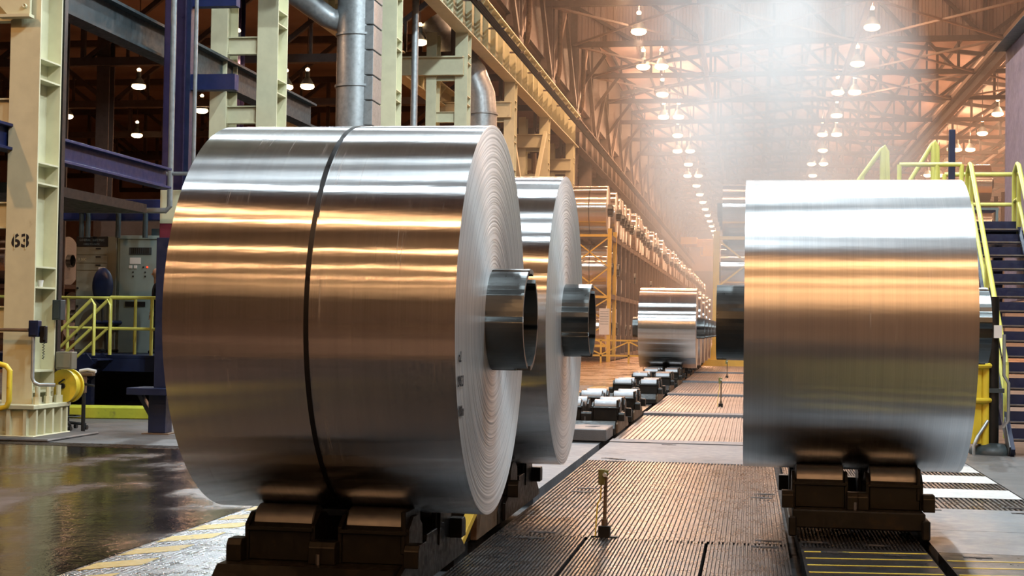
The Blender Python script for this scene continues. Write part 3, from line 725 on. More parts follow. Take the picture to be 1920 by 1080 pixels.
# small sensor posts on the strip
def sensor(loc, label, cable=True, h=.52):
    t = thing('sensor_post', loc, label, 'sensor', 'sensor posts along the strip')
    ob('foot', MB().box(-.045, .045, -.04, .04, 0, .09).box(-.10, .10, -.035, .035, 0, .012).mesh('foot', 'darksteel', bev=.004), t)
    ob('pole', MB().tube([(0, 0, .08), (.006, 0, h-.06)], .014, 10).tube([(0, 0, .09), (0, 0, .14)], .024, 8).mesh('pole', 'rust', True), t)
    hd = ob('sensor_head', MB().box(-.05, .0, -.03, .03, h-.12, h).box(-.02, .025, -.02, .02, h-.05, h-.005).mesh('sensor_head', 'olive', bev=.004), t)
    ob('lens', MB().lathe([(-.05, 0), (-.05, .015), (0, .015)], 12, 'Y', (.0, 0, h-.04)).mesh('lens', 'white', True), hd)
    if cable: ob('cable', MB().tube([(-.03, 0, h-.12), (-.032, 0, h-.22), (-.055, -.01, .25), (-.062, -.02, .12), (-.068, -.03, .0)], .0055, 6).mesh('cable', 'yellow', True), t)
    return t
sensor((-1.09, 11.06, 0), 'small sensor post with a yellow cable on the near strip')
sensor((-.59, 30.0, 0), 'greenish sensor post on the second raised panel', True, .62)
sensor((-.73, 46.5, .05), 'far sensor post on the strip beside the yellow base', False, .6)
sensor((-3.55, 48.5, 0), 'thin sensor post left of the distant coils', False, .65)

# ------------------------------------------------------------------ storage racks with coils
RX0, RX1 = -8.62, -6.72
LV = [0.42, 3.38, 6.22]
rk = thing('storage_rack', (0, 0, 0), 'long three-level steel coil rack down the left side of the hall', 'rack')
NP, PS = 58, 2.66
py = MB().box(-.09, .09, -.09, .09, 0, 6.4).mesh('post', 'rackyellow'); pbn = MB().box(-.10, .10, -.09, .09, 0, 6.2).mesh('post', 'brownsteel')
for i in range(NP+1):
    y = 68.9+i*PS
    ob('post', py if i < 2 else pbn, rk, (RX1, y, 0))
    if i < 6: ob('post', py if i < 2 else pbn, rk, (RX0-.1, y, 0))
for z in (.3, 3.25, 6.1):
    for x in (RX1, RX0):
        ob('shelf_beam', MB().box(x-.08, x+.08, 68.9, 68.9+NP*PS, z-.22, z).mesh('shelf_beam', 'brownsteel'), rk)
for z in (3.05, 6.0, .7):
    ob('end_beam', MB().box(RX0, RX1, 68.8, 68.9, z, z+.12).mesh('end_beam', 'rackyellow'), rk)
for (z0, z1) in ((.7, 3.05), (3.05, 6.0)):
    for a, b_ in (((RX0, z0), (RX1, (z0+z1)/2)), ((RX1, (z0+z1)/2), (RX0, z1)), ((RX1, z0), (RX0, (z0+z1)/2)), ((RX0, (z0+z1)/2), (RX1, z1))):
        ob('end_brace', MB().beam((a[0], 68.82, a[1]), (b_[0], 68.82, b_[1]), .05, .06).mesh('end_brace', 'rackyellow'), rk)
rows_l = ['aluminium coil on the floor level of the left rack', 'aluminium coil on the middle level of the left rack', 'aluminium coil on the top level of the left rack']
random.seed(3)
for lv in range(3):
    for i in range(NP-1):
        if lv < 2 and (random.random() < .12 or i > 30): continue
        y = 70.2+i*PS; R = random.choice((1, 1, .97, .94)); dx = random.uniform(-.12, .14)
        l_ = '%s coil from the camera on the %s level of the left rack' % (ORD[i], ('floor', 'middle', 'top')[lv])
        if lv == 2 and i == 0: l_ = 'banded coil on the top level of the left rack, nearest to the camera'
        o = coil(far, (RX0+.88+dx, y, LV[lv]+1.16*R), l_, 'coils in the left rack', -.0 if i == 0 else None)
        o.scale = (1, R, R)
sg = thing('notice_board', (RX1-.20, 68.79, 1.3), 'white notice board on the yellow end post of the left rack', 'sign')
ob('board', MB().box(-.25, .25, -.015, .015, 0, 1.25).mesh('board', 'white', bev=.004), sg)
ob('lower_sheet', MB().box(-.25, .25, -.022, -.016, .0, .4).mesh('lower_sheet', 'white'), sg)
ln_ = MB().box(-.2, .2, -.019, -.0155, 0, .02).mesh('printed_line', 'grey')
for i in range(6): ob('printed_line', ln_, sg, (0, 0, .5+i*.12))
bf = thing('barrier_rail', (0, 66.4, 0), 'low yellow trussed barrier in front of the left rack', 'barrier')
for z in (.35, 1.05): ob('rail', MB().box(-9.5, -4.2, -.04, .04, z-.04, z+.04).mesh('rail', 'rackyellow'), bf)
for i in range(5):
    x = -9.4+i*1.29
    ob('post', MB().box(x-.04, x+.04, -.04, .04, 0, 1.05).mesh('post', 'rackyellow'), bf)
    if i < 4: ob('diagonal', MB().beam((x, 0, 1.0 if i % 2 else .4), (x+1.29, 0, .4 if i % 2 else 1.0), .06, .06).mesh('diagonal', 'rackyellow'), bf)
# right rack
r2 = thing('storage_rack', (0, 0, 0), 'yellow framed coil rack behind the coil on the car', 'rack')
for x in (-1.45, 1.1, 3.6): ob('post', MB().box(x-.13, x+.13, 60.9, 61.16, 0, 5.75).mesh('post', 'rackyellow', bev=.01), r2)
ob('base_beam', MB().box(-2.1, 3.9, 60.6, 61.3, 0, .38).mesh('base_beam', 'rackyellow', bev=.01), r2)
for z in (.41, 3.01, 5.56):
    for x in (-1.1, .3): ob('shelf_beam', MB().box(x-.1, x+.1, 61.2, 72, z-.2, z+.012).mesh('shelf_beam', 'brownsteel'), r2)
ob('foot_bracket', MB().prism([(-1.75, .38), (-1.15, .38), (-1.2, 1.0), (-1.58, 1.0)], 'Y', 60.8, 60.9).mesh('foot_bracket', 'rackyellow'), r2)
for z in (2.86, 5.4): ob('shelf_beam', MB().box(-1.4, 3.6, 60.95, 61.15, z, z+.14).mesh('shelf_beam', 'rackyellow'), r2)
for (a, b_) in (((-1.4, 5.4), (1.1, 3.4)), ((1.1, 5.4), (-1.4, 3.4)), ((-1.4, 3.3), (1.1, .6)), ((1.1, 3.3), (-1.4, .6))):
    ob('end_brace', MB().beam((a[0], 60.95, a[1]), (b_[0], 60.95, b_[1]), .07, .07).mesh('end_brace', 'rackyellow'), r2)
for lv, z in enumerate((1.6, 4.2, 6.75)):
    for i in range(4):
        coil(far, (-.42+random.uniform(-.05, .05), 62.5+i*2.66, z), '%s coil from the camera on the %s level of the yellow rack' % (ORD[i], ('floor', 'middle', 'top')[lv]), 'coils in the yellow rack', .2 if lv == 2 else None, 1, (-1, 1))
for lv, z in enumerate((8.35, 10.85)):
    coil(far, (13.55, 92, z), ['lower coil seen between the handrails at far right', 'copper-lit coil seen between the handrails at far right'][lv], 'coils far right', -.3, 1, (-1, 1))
r3 = thing('storage_rack', (0, 0, 0), 'dark coil rack far right, seen past the stair handrails', 'rack')
for x in (12.2, 15.0):
    for y in (90.6, 93.4): ob('post', MB().box(x-.12, x+.12, y-.12, y+.12, 0, 10.2).mesh('post', 'brownsteel'), r3)
for z in (6.97, 9.47): ob('shelf_beam', MB().box(12.2, 15, 90.7, 93.3, z, z+.18).mesh('shelf_beam', 'brownsteel'), r3)

# overhead crane far away
oc = thing('overhead_crane', (-2.0, 200, 2.1), 'small yellow overhead crane at the far end of the hall', 'crane')
ob('bridge_girder', MB().box(-7.0, 9, -.4, .4, 10.9, 12.0).mesh('bridge_girder', 'rackyellow', bev=.02), oc)
ob('walkway', MB().box(-4.9, 9, -1.2, -.4, 9.6, 9.75).mesh('walkway', 'rackyellow'), oc)
for i in range(9): ob('walkway_post', MB().box(-4.9+i*1.5, -4.82+i*1.5, -1.2, -1.12, 9.75, 10.9).mesh('walkway_post', 'rackyellow'), oc)
ob('cabin', MB().box(-4.6, -2.6, -1.2, .4, 9.75, 11.6).mesh('cabin', 'rackyellow', bev=.03), oc)
ob('end_truck', MB().box(-7.6, -5.4, -1.6, 1.6, 11.2, 12.2).mesh('end_truck', 'rackyellow', bev=.03), oc)
tag(ob('far_partition', MB().box(-9, 20, 232, 232.4, 0, 11).mesh('far_partition', 'teal')), 'dark blue-grey partition across the far end of the hall', 'partition')

# ------------------------------------------------------------------ railings
def rail_run(t, pts, h=1.05, mid=.5, r=.027, mat='railyellow', posts=True, ends=None):
    P = [Vector(p) for p in pts]
    up = Vector((0, 0, h)); um = Vector((0, 0, mid))
    ob('top_rail', MB().tube([p+up for p in P], r, 10).mesh('top_rail', mat, True), t)
    ob('mid_rail', MB().tube([p+um for p in P], r*.9, 10).mesh('mid_rail', mat, True), t)
    if posts:
        for p in P: ob('post', MB().tube([p, p+up], r, 10).mesh('post', mat, True), t)
# front-left railing
fr = thing('guard_railing', (-10.55, 17.25, 0), 'yellow tubular railing at the left edge in front of the numbered column', 'railing')
ob('loop_rail', MB().tube([(-1.5, 0, 1.02), (1.02, 0, 1.02), (1.1, 0, 1.0), (1.15, 0, .94), (1.15, 0, .55), (1.12, 0, .48), (1.04, 0, .45), (-1.5, 0, .45)], .035, 12).mesh('loop_rail', 'yellow', True), fr)
for x in (-1.2, .86): ob('post', MB().tube([(x, 0, 0), (x, 0, 1.02)], .035, 12).mesh('post', 'yellow', True), fr)

# ------------------------------------------------------------------ machine bay at left
tag(ob('blue_beam', MB().box(-.12, .12, 17.0, 23.6, 3.90, 3.94).box(-.02, .02, 17, 23.6, 3.94, 4.22).box(-.12, .12, 17.0, 23.6, 4.22, 4.26).mesh('blue_beam', 'blue', bev=.003), None, (-10.05, 0, 0)), 'deep blue steel beam running back from the numbered column', 'beam')
tag(ob('blue_beam', MB().box(-3.6, -.2, 26.2, 26.5, 3.55, 3.95).mesh('blue_beam', 'blue', bev=.01), None, (-10.2, 0, 0)), 'blue cross beam above the electrical cabinets', 'beam')
tag(ob('teal_beam', MB().box(-.17, .17, 17, 34, 6.4, 6.45).box(-.02, .02, 17, 34, 6.45, 6.95).box(-.17, .17, 17, 34, 6.95, 7.0).mesh('teal_beam', 'teal'), None, (-10.75, 0, 0)), 'dark teal overhead beam crossing the top left corner', 'beam')
tag(ob('soffit_panel', MB().box(-14.5, -10.2, 19.5, 23.2, 3.45, 3.6).mesh('soffit_panel', 'black')), 'dark soffit below the blue beam', 'panel')
pc = thing('purple_column', (-10.22, 24.3, 0), 'purple column with cream and maroon bands beside the front coil', 'column')
ob('shaft', MB().box(-.20, .20, 0, .34, 3.95, 14).mesh('shaft', 'purple', bev=.006), pc)
ob('cream_band', MB().box(-.21, .30, -.01, .35, 3.35, 3.95).mesh('cream_band', 'cream', bev=.006), pc)
ob('maroon_band', MB().box(-.21, .30, -.01, .35, 2.5, 3.35).mesh('maroon_band', 'maroon', bev=.006), pc)
ob('lower_shaft', MB().box(-.2, .2, 0, .34, 0, 2.5).mesh('lower_shaft', 'navy'), pc)
for z in (5.9, 7.4, 8.9): ob('cross_rail', MB().box(.2, 1.1, .1, .3, z-.14, z+.14).mesh('cross_rail', 'blue'), pc)
ob('side_web', MB().box(.2, .28, .05, .3, 3.95, 14).mesh('side_web', 'navy'), pc)
for i, (x, y, l_) in enumerate(((-17.7, 47.2, 'purple column behind the grey duct, by a pair of lamps'), (-23.8, 50, 'dark purple column deep in the side bay'), (-22.6, 44, 'slim dark column deep in the side bay'))):
    tag(ob('purple_column', MB().box(-.25, .25, -.02, .02, 0, 14).box(-.25, .25, .4, .44, 0, 14).box(-.03, .03, .02, .4, 0, 14).mesh('purple_column', 'purple' if i == 0 else 'brownsteel'), None, (x, y, 0)), l_, 'column')
def pipe(name, pts, r, mat, label, n=10):
    return tag(ob(name, MB().tube(pts, r, n).mesh(name, mat, True)), label, 'pipe')
pipe('conduit_pipe', [(-10.08, 23.9, 14), (-10.08, 23.9, 3.62), (-10.15, 23.9, 3.55), (-11.6, 23.9, 3.55)], .05, 'duct', 'grey conduit down the purple column bending left above the cabinets')
pipe('conduit_pipe', [(-9.66, 23.9, 14), (-9.66, 23.9, 4.25), (-9.72, 23.9, 4.2), (-10.8, 23.9, 4.2)], .035, 'duct', 'thinner grey conduit right of the purple column')
for i, x in enumerate((-12.75, -12.62, -12.0, -11.45)):
    pipe('conduit_pipe', [(x, 26, 3.2), (x, 26, 3.65), (x-.05, 25.9, 3.75), (x-.5, 25.5, 3.78)], .05, 'teal', ['leftmost dark conduit rising from the taupe cabinet', 'second dark conduit rising from the taupe cabinet', 'dark conduit rising between the two cabinets', 'dark conduit rising from the green-grey cabinet'][i])
tag(ob('dark_post', MB().box(-.04, .05, 0, .1, 0, 11).mesh('dark_post', 'black'), None, (CX+.11, 18.95, 0)), 'thin near-black post just right of the numbered column', 'post')
# platform
DZ = .98
pf = thing('platform', (0, 0, 0), 'raised navy steel platform carrying the electrical cabinets', 'platform')
ob('deck', MB().box(-14.6, -10.35, 24.75, 29, DZ-.06, DZ).mesh('deck', 'navy', bev=.006), pf)
ob('deck_beam', MB().box(-14.6, -10.35, 24.75, 24.83, DZ-.30, DZ-.06).mesh('deck_beam', 'navy', bev=.006), pf)
for x in (-12.0, -10.55, -14.3): ob('leg', MB().box(x-.07, x+.07, 24.85, 25.0, 0, DZ-.06).mesh('leg', 'navy'), pf)
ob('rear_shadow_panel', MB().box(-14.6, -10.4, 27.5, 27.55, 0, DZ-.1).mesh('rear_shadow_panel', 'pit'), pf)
pr_ = thing('platform_railing', (.16, 0, 0), 'yellow handrail along the edge of the cabinet platform', 'railing')
rail_run(pr_, [(-11.72, 24.8, DZ), (-10.45, 24.8, DZ)], 1.05, .48, .032, 'railyellow')
rail_run(pr_, [(-11.55, 25.5, DZ), (-12.9, 25.5, DZ), (-14.4, 25.5, DZ)], 1.05, .48, .03, 'railyellow')
ob('post', MB().tube([(-10.92, 24.8, DZ), (-10.92, 24.8, DZ+1.05)], .03, 10).mesh('post', 'railyellow', True), pr_)
ob('post', MB().tube([(-10.40, 24.72, .2), (-10.40, 24.72, DZ+1.05)], .03, 10).mesh('post', 'railyellow', True), pr_)
stp = thing('platform_stair', (.16, 0, 0), 'navy steps with yellow handrails leading up to the cabinet platform', 'stairs')
for y in (24.1, 24.75):
    ob('stringer', MB().beam((-12.85, y, -.02), (-11.75, y, DZ-.05), .05, .24).mesh('stringer', 'navy'), stp)
    ob('handrail', MB().tube([(-12.75, y, .4), (-12.75, y, 1.02), (-12.7, y, 1.07), (-11.75, y, DZ+1.0), (-11.7, y, DZ+.9), (-11.7, y, DZ)], .03, 10).mesh('handrail', 'railyellow', True), stp)
    ob('handrail', MB().tube([(-12.75, y, .55), (-11.75, y, DZ+.48)], .027, 10).mesh('handrail', 'railyellow', True), stp)
for i in range(5): ob('tread', MB().box(-12.75+i*.22, -12.5+i*.22, 24.1, 24.75, .15+i*.185, .18+i*.185).mesh('tread', 'navy'), stp)
# cabinets
def cabinet(label, x0, x1, y0, y1, z1, mat):
    t = thing('electrical_cabinet', (x0, y0, DZ), label, 'cabinet')
    w_, d_, h_ = x1-x0, y1-y0, z1-DZ
    ob('body', MB().box(0, w_, 0, d_, 0, h_).mesh('body', mat, bev=.012), t)
    return t, w_, h_
cA, w_, h_ = cabinet('tall taupe electrical cabinet with stacked drawers and dark nameplate', -13.0, -12.16, 26.3, 27.0, 3.24, 'cabolive')
ob('nameplate', MB().box(.01, w_-.18, -.012, .002, h_-.2, h_-.005).mesh('nameplate', 'black'), cA)
text('lettering', 'GENERAL  ELECTRIC', .062, 'grey', cA, (w_/2-.09, -.015, h_-.075), (pi/2, 0, 0), .0005, 0, .92)
text('lettering', 'DIRECTO-MATIC', .045, 'grey', cA, (w_/2-.09, -.015, h_-.155), (pi/2, 0, 0))
for z0, z1 in ((h_-.36, h_-.215), (h_-.52, h_-.375), (h_-.66, h_-.535)):
    dr = ob('drawer', MB().box(.02, w_-.19, -.014, .0, z0, z1).mesh('drawer', 'cabolive', bev=.004), cA)
    ob('handle', MB().box(w_*.5, w_*.5+.1, -.03, -.012, z1-.035, z1-.012).mesh('handle', 'black'), dr)
dr = ob('door', MB().box(.02, w_-.19, -.014, 0, .05, h_-.68).mesh('door', 'cabolive', bev=.004), cA)
for z in (.35, .9, 1.25): ob('knob', MB().lathe([(-.03, 0), (-.03, .02), (0, .02)], 10, 'Y', (.06, -.012, z)).mesh('knob', 'black'), dr)
text('lettering', '1 SEC', .07, 'cream', cA, (.14, -.017, h_-.45), (pi/2, 0, 0))
ob('paper_label', MB().box(.48, .62, -.02, -.012, h_-.72, h_-.6).mesh('paper_label', 'white'), cA)
ob('side_unit', MB().box(w_-.18, w_+.04, .05, .5, 0, h_-.02).mesh('side_unit', 'cabinet', bev=.01), cA)
cB, w_, h_ = cabinet('wide green-grey electrical cabinet with vent and switches', -12.10, -10.95, 26.3, 27.0, 3.25, 'cabinet')
ob('cornice', MB().box(-.02, w_+.02, -.03, .5, h_-.06, h_+.01).mesh('cornice', 'cabinet', bev=.006), cB)
vt = ob('vent_grille', MB().box(.20, .66, -.015, .0, h_-.36, h_-.22).mesh('vent_grille', 'teal', bev=.004), cB)
for i in range(9): ob('louvre', MB().box(.24+i*.043, .26+i*.043, -.02, -.012, h_-.345, h_-.235).mesh('louvre', 'black'), vt)
ob('paper_label', MB().box(.22, .44, -.012, .0, h_-.54, h_-.42).mesh('paper_label', 'white'), cB)
for i, (x, z) in enumerate(((.24, h_-.6), (.34, h_-.6), (.5, h_-.6), (.58, h_-.6), (.29, h_-.70), (.54, h_-.70), (.29, h_-.78), (.54, h_-.78))):
    big = i < 2
    ob('switch', MB().box(x-(.03 if big else .014), x+(.03 if big else .014), -.022, 0, z-(.03 if big else .014), z+(.03 if big else .014)).mesh('switch', 'redglow' if i == 3 else 'black' if not big else 'white', bev=.003), cB)
ob('nameplate', MB().box(.14, .55, -.012, 0, h_-1.37, h_-1.27).mesh('nameplate', 'black'), cB)
ob('roof_box', MB().box(.62, 1.05, .05, .4, h_, h_+.15).mesh('roof_box', 'teal', bev=.01), cB)
ob('door_seam', MB().box(.80, .81, -.004, .0, .04, h_-.08).mesh('door_seam', 'black'), cB)
ch = thing('chair', (-12.22, 25.85, DZ), 'chair with a tall navy oval back in front of the taupe cabinet', 'chair')
bkm = MB().lathe([(-.05, 0), (-.05, .12), (-.035, .19), (0, .215), (.03, .19), (.045, .12), (.05, 0)], 28, 'Y'); 
bo_ = ob('backrest', bkm.mesh('backrest', 'navy', True, ang=60), ch, (0, 0, 1.28)); bo_.scale = (1.0, 1, 1.65)
ob('seat', MB().box(-.22, .22, .0, .45, .55, .63).mesh('seat', 'navy', bev=.03), ch)
ob('stem', MB().tube([(0, .2, .05), (0, .2, .56)], .03, 8).tube([(0, .02, .6), (0, .0, 1.0)], .02, 8).mesh('stem', 'black', True), ch)
ob('base', MB().tube([(-.25, .2, .05), (.25, .2, .05)], .025, 8).tube([(0, -.05, .05), (0, .45, .05)], .025, 8).mesh('base', 'black', True), ch)
# kerb, stool, reel and boxes by the column
tag(ob('yellow_kerb', MB().box(-1.3, 1.05, -.25, .25, 0, .20).mesh('yellow_kerb', paint('lime_kerb_paint', (.50, .52, .04), .5, dirt=(.2, .2, .05)), bev=.02), None, (-10.6, 22.3, 0), (0, 0, radians(10))), 'low lime-yellow kerb block below the platform stair', 'kerb')
so = thing('swivel_stool', (-9.84, 19.75, 0), 'swivel stool with a navy seat and castors beside the hose reel', 'stool')
ob('seat', MB().lathe([(0, 0), (0, .14), (.02, .17), (.09, .17), (.12, .13), (.12, 0)], 24, 'Z', (.05, 0, .48)).mesh('seat', 'navy', True), so)
ob('column', MB().tube([(0, 0, .1), (0, 0, .48)], .03, 10).mesh('column', 'black', True), so)
ob('foot_ring', MB().tube([(.2*cos(i*pi/12), .2*sin(i*pi/12), .20) for i in range(25)], .012, 6).mesh('foot_ring', 'black', True), so)
for i in range(5):
    a = i*2*pi/5+.3; g_ = ob('base_arm', MB().tube([(0, 0, .11), (.27*cos(a), .27*sin(a), .08)], .022, 8).mesh('base_arm', 'black', True), so)
    ob('castor', MB().lathe([(-.02, 0), (-.02, .035), (.02, .035), (.02, 0)], 12, 'X', (.27*cos(a), .27*sin(a), .035)).mesh('castor', 'black', True), g_)
hr = thing('hose_reel', (-9.46, 18.95, .68), 'yellow hose reel fixed low on the numbered column', 'hose reel', rot=(0, 0, radians(-12))); hr.scale = (.78, .78, .78)
for y in (-.09, .09): ob('reel_disc', MB().lathe([(-.012, 0), (-.012, .28), (-.02, .30), (.02, .30), (.012, .28), (.012, 0)], 32, 'Y', (0, y, 0)).mesh('reel_disc', 'yellow', True), hr)
ob('hose', MB().lathe([(-.08, .1), (-.08, .25), (-.04, .265), (0, .25), (.04, .265), (.08, .25), (.08, .1)], 28, 'Y').mesh('hose', 'yellow', True), hr)
ob('hub', MB().lathe([(-.14, 0), (-.14, .05), (.14, .05), (.14, 0)], 12, 'Y').mesh('hub', 'black', True), hr)
ob('crank', MB().tube([(0, -.14, 0), (-.05, -.16, .05), (.06, -.16, .12), (.10, -.2, .12)], .015, 8).mesh('crank', 'black', True), hr)
def smallbox(name, x, y, z, w_, d_, h_, mat, label, cat='box'):
    return tag(ob(name, MB().box(-w_/2, w_/2, -d_/2, d_/2, 0, h_).box(-w_/2+.02, w_/2-.02, -d_/2-.008, -d_/2, .02, h_-.02).mesh(name, mat, bev=.006), None, (x, y, z)), label, cat)
smallbox('switch_box', -9.46, 18.0, 1.37, .14, .1, .22, 'navy', 'navy switch box on the numbered column')
smallbox('junction_box', -9.49, 18.72, 1.60, .13, .14, .28, 'teal', 'teal junction box behind the black telephone')
smallbox('control_box', -9.40, 18.80, .92, .24, .16, .24, 'cabolive', 'taupe control box above the hose reel')
tp = thing('telephone', (-9.36, 18.02, 1.34), 'black wall telephone with a hanging cord beside the navy box', 'telephone')
ob('handset', MB().tube([(.05, -.06, .0), (.07, -.07, .07), (.06, -.06, .16)], [.03, .018, .03], 10).mesh('handset', 'black', True), tp)
ob('cradle', MB().box(-.03, .06, -.03, .03, -.05, .18).mesh('cradle', 'black', bev=.008), tp)
ob('cord', MB().tube([(.05+.015*sin(i*1.9), -.06+.015*cos(i*1.9), -.01-i*.011) for i in range(24)], .005, 5).mesh('cord', 'black', True), tp)
pipe('conduit_pipe', [(-11.6, 17.95, 1.46), (-9.53, 17.95, 1.46)], .025, 'rust', 'thin rusty pipe crossing the front of the numbered column')
pipe('conduit_pipe', [(-9.47, 17.98, 1.37), (-9.47, 17.98, .82), (-9.44, 17.98, .76), (-9.38, 18.0, .73), (-9.2, 18.1, .73)], .025, 'duct', 'grey bent conduit dropping from the navy switch box')
tag(ob('paper_cup', MB().lathe([(0, 0), (0, .03), (.11, .042), (.11, .036), (.01, .026), (.01, 0)], 16, 'Z').mesh('paper_cup', 'white', True), None, (-9.66, 18.5, 2.035)), 'white paper cup on a stiffener of the numbered column', 'cup')
vz = thing('bench_vise', (-9.42, 19.5, .60), 'small grey clamp with a pale grip above the stool', 'clamp')
ob('jaw', MB().box(-.1, .1, -.05, .05, .2, .25).box(-.08, -.02, -.04, .04, -.05, .2).mesh('jaw', 'rust', bev=.01), vz)
ob('screw', MB().tube([(-.1, -.03, .1), (.12, -.03, .06)], .018, 8).mesh('screw', 'black', True), vz)
ob('post', MB().tube([(-.05, 0, -.6), (-.05, 0, .0)], .03, 8).mesh('post', 'black', True), vz)
ob('grip', MB().tube([(-.12, 0, .27), (.0, 0, .29), (.13, 0, .27)], .025, 8).mesh('grip', 'white', True), vz)
tag(ob('sloping_plate', MB().prism([(-1.0, .9), (-.95, .9), (.12, .30), (.12, .22), (-1.0, .85)], 'Y', -.02, .02).prism([(-.35, .3), (.12, .3), (.12, .82), (-.05, .82)], 'Y', .1, .14).mesh('sloping_plate', 'grey'), None, (-10.05, 17.6, 0)), 'grey sloping plate behind the left railing', 'plate')
# navy stand by the coil
ns = thing('machine_stand', (-8.33, 19.5, 0), 'navy steel stand with a flat top beside the front coil', 'stand')
ob('table_top', MB().box(-.36, .5, -.3, .3, .56, .66).mesh('table_top', 'navy', bev=.008), ns)
ob('leg', MB().box(-.10, .16, -.12, .12, .02, .56).mesh('leg', 'navy', bev=.006), ns)
ob('brace', MB().beam((-.28, 0, .56), (-.06, 0, .2), .1, .06).mesh('brace', 'navy'), ns)
ob('foot_plate', MB().box(-.16, .24, -.2, .2, 0, .02).mesh('foot_plate', 'rust'), ns)
ob('upright', MB().box(-.06, .30, -.05, .10, .66, 2.80).mesh('upright', 'navy', bev=.006), ns)

# coils in the rack of the side bay
r4 = thing('storage_rack', (0, 0, 0), 'dark coil rack in the side bay behind the numbered column', 'rack')
for x in (-38.0, -34.2, -30.2):
    for y in (64.2, 70.6): ob('post', MB().box(x-.1, x+.1, y-.1, y+.1, 0, 6).mesh('post', 'brownsteel'), r4)
for z in (.6, 3.3): ob('shelf', MB().box(-38, -30.2, 64.4, 70.5, z-.2, z).mesh('shelf', 'brownsteel'), r4)
for i, (x, y, z, l_) in enumerate(((-33.85, 66, 4.5, 'copper-lit coil end seen right of the numbered column'), (-31.6, 69, 4.5, 'copper-lit coil body behind the coil end at left'),
        (-33.6, 66, 1.8, 'lower coil end seen between the platform rails'), (-31.7, 68.9, 1.8, 'lower coil behind the platform rails'), (-36.6, 66, 4.5, 'dim coil left of the numbered column'))):
    coil(far, (x, y, z), l_, 'coils in the side bay rack', None)
tag(ob('side_bay_panel', MB().box(-19, -10.4, 40, 40.1, 0, 5.2).mesh('side_bay_panel', 'brownsteel')), 'dark brown sheet partition deep in the side bay', 'panel')

# ------------------------------------------------------------------ person behind the stand
def person(loc, s):
    t = thing('person', loc, 'person in dark navy work clothes standing on the platform behind the navy stand', 'person')
    V = [((0, 0, .92), .13), ((0, 0, 1.12), .135), ((0, 0, 1.34), .15), ((0, .0, 1.48), .06), ((.09, 0, .88), .09), ((.10, -.02, .48), .06), ((.10, 0, .08), .045), ((.10, -.14, .04), .04),
         ((-.09, 0, .88), .09), ((-.10, -.02, .48), .06), ((-.10, .0, .08), .045), ((-.10, -.14, .04), .04), ((.19, 0, 1.38), .06), ((.25, .02, 1.12), .045), ((.24, -.08, .88), .035),
         ((-.19, 0, 1.38), .06), ((-.25, .02, 1.12), .045), ((-.24, -.08, .88), .035)]
    E_ = [(0, 1), (1, 2), (2, 3), (0, 4), (4, 5), (5, 6), (6, 7), (0, 8), (8, 9), (9, 10), (10, 11), (2, 12), (12, 13), (13, 14), (2, 15), (15, 16), (16, 17)]
    me = bpy.data.meshes.new('body'); me.from_pydata([v for v, r in V], E_, []); me.materials.append(MAT['cloth'])
    o = ob('body', me, t); md = o.modifiers.new('skin', 'SKIN'); o.modifiers.new('sub', 'SUBSURF').levels = 2
    for i, (v, r) in enumerate(V): me.skin_vertices[0].data[i].radius = (r, r*.8 if i < 3 else r)
    me.skin_vertices[0].data[0].use_root = True
    o.modifiers['sub'].render_levels = 2
    hp = [(-.115, 0), (-.11, .03), (-.085, .055), (-.04, .073), (.02, .08), (.07, .072), (.105, .045), (.12, 0)]
    hd = ob('head', MB().lathe(hp, 20, 'Z').tube([(0, .0, -.2), (0, 0, -.08)], .055, 14).add([(0, -.11, -.02), (.014, -.075, -.03), (-.014, -.075, -.03), (0, -.075, .03)], [(0, 1, 3), (0, 3, 2), (0, 2, 1)]).mesh('head', 'skin', True, ang=70), t, (0, 0, 1.63)); hd.scale = (.95, 1.12, 1)
    ob('hair', MB().lathe([(.0, .082), (.06, .08), (.1, .055), (.128, 0)], 20, 'Z', (0, .012, 0)).mesh('hair', 'hair', True), hd)
    for s_ in (-1, 1):
        ob('ear', MB().lathe([(-.008, 0), (-.008, .02), (.008, .02), (.008, 0)], 10, 'X', (s_*.08, 0, -.01)).mesh('ear', 'skin', True), hd)
        ob('eye', MB().lathe([(-.006, 0), (-.004, .009), (0, .012)], 10, 'Y', (s_*.028, -.066, .01)).mesh('eye', 'black', True), hd)
        h = MB().box(-.035, .035, -.012, .012, -.09, 0)
        for k in range(4): h.tube([(-.027+k*.018, 0, -.085), (-.027+k*.018, -.01, -.125), (-.026+k*.018, -.03, -.15-.008*(k in (1, 2)))], [.009, .008, .006], 6)
        h.tube([(-s_*.035, -.0, -.03), (-s_*.055, -.015, -.065), (-s_*.05, -.03, -.09)], [.01, .009, .007], 6)
        ob('hand', h.mesh('hand', 'skin', True), t, (s_*.24, -.09, .86))
    ob('mouth', MB().box(-.02, .02, -.076, -.07, -.058, -.052).mesh('mouth', 'maroon'), hd)
    t.scale = (s, s, s); t.rotation_euler = (0, 0, radians(-60)); return t
person((-11.02, 25.6, DZ), .93)

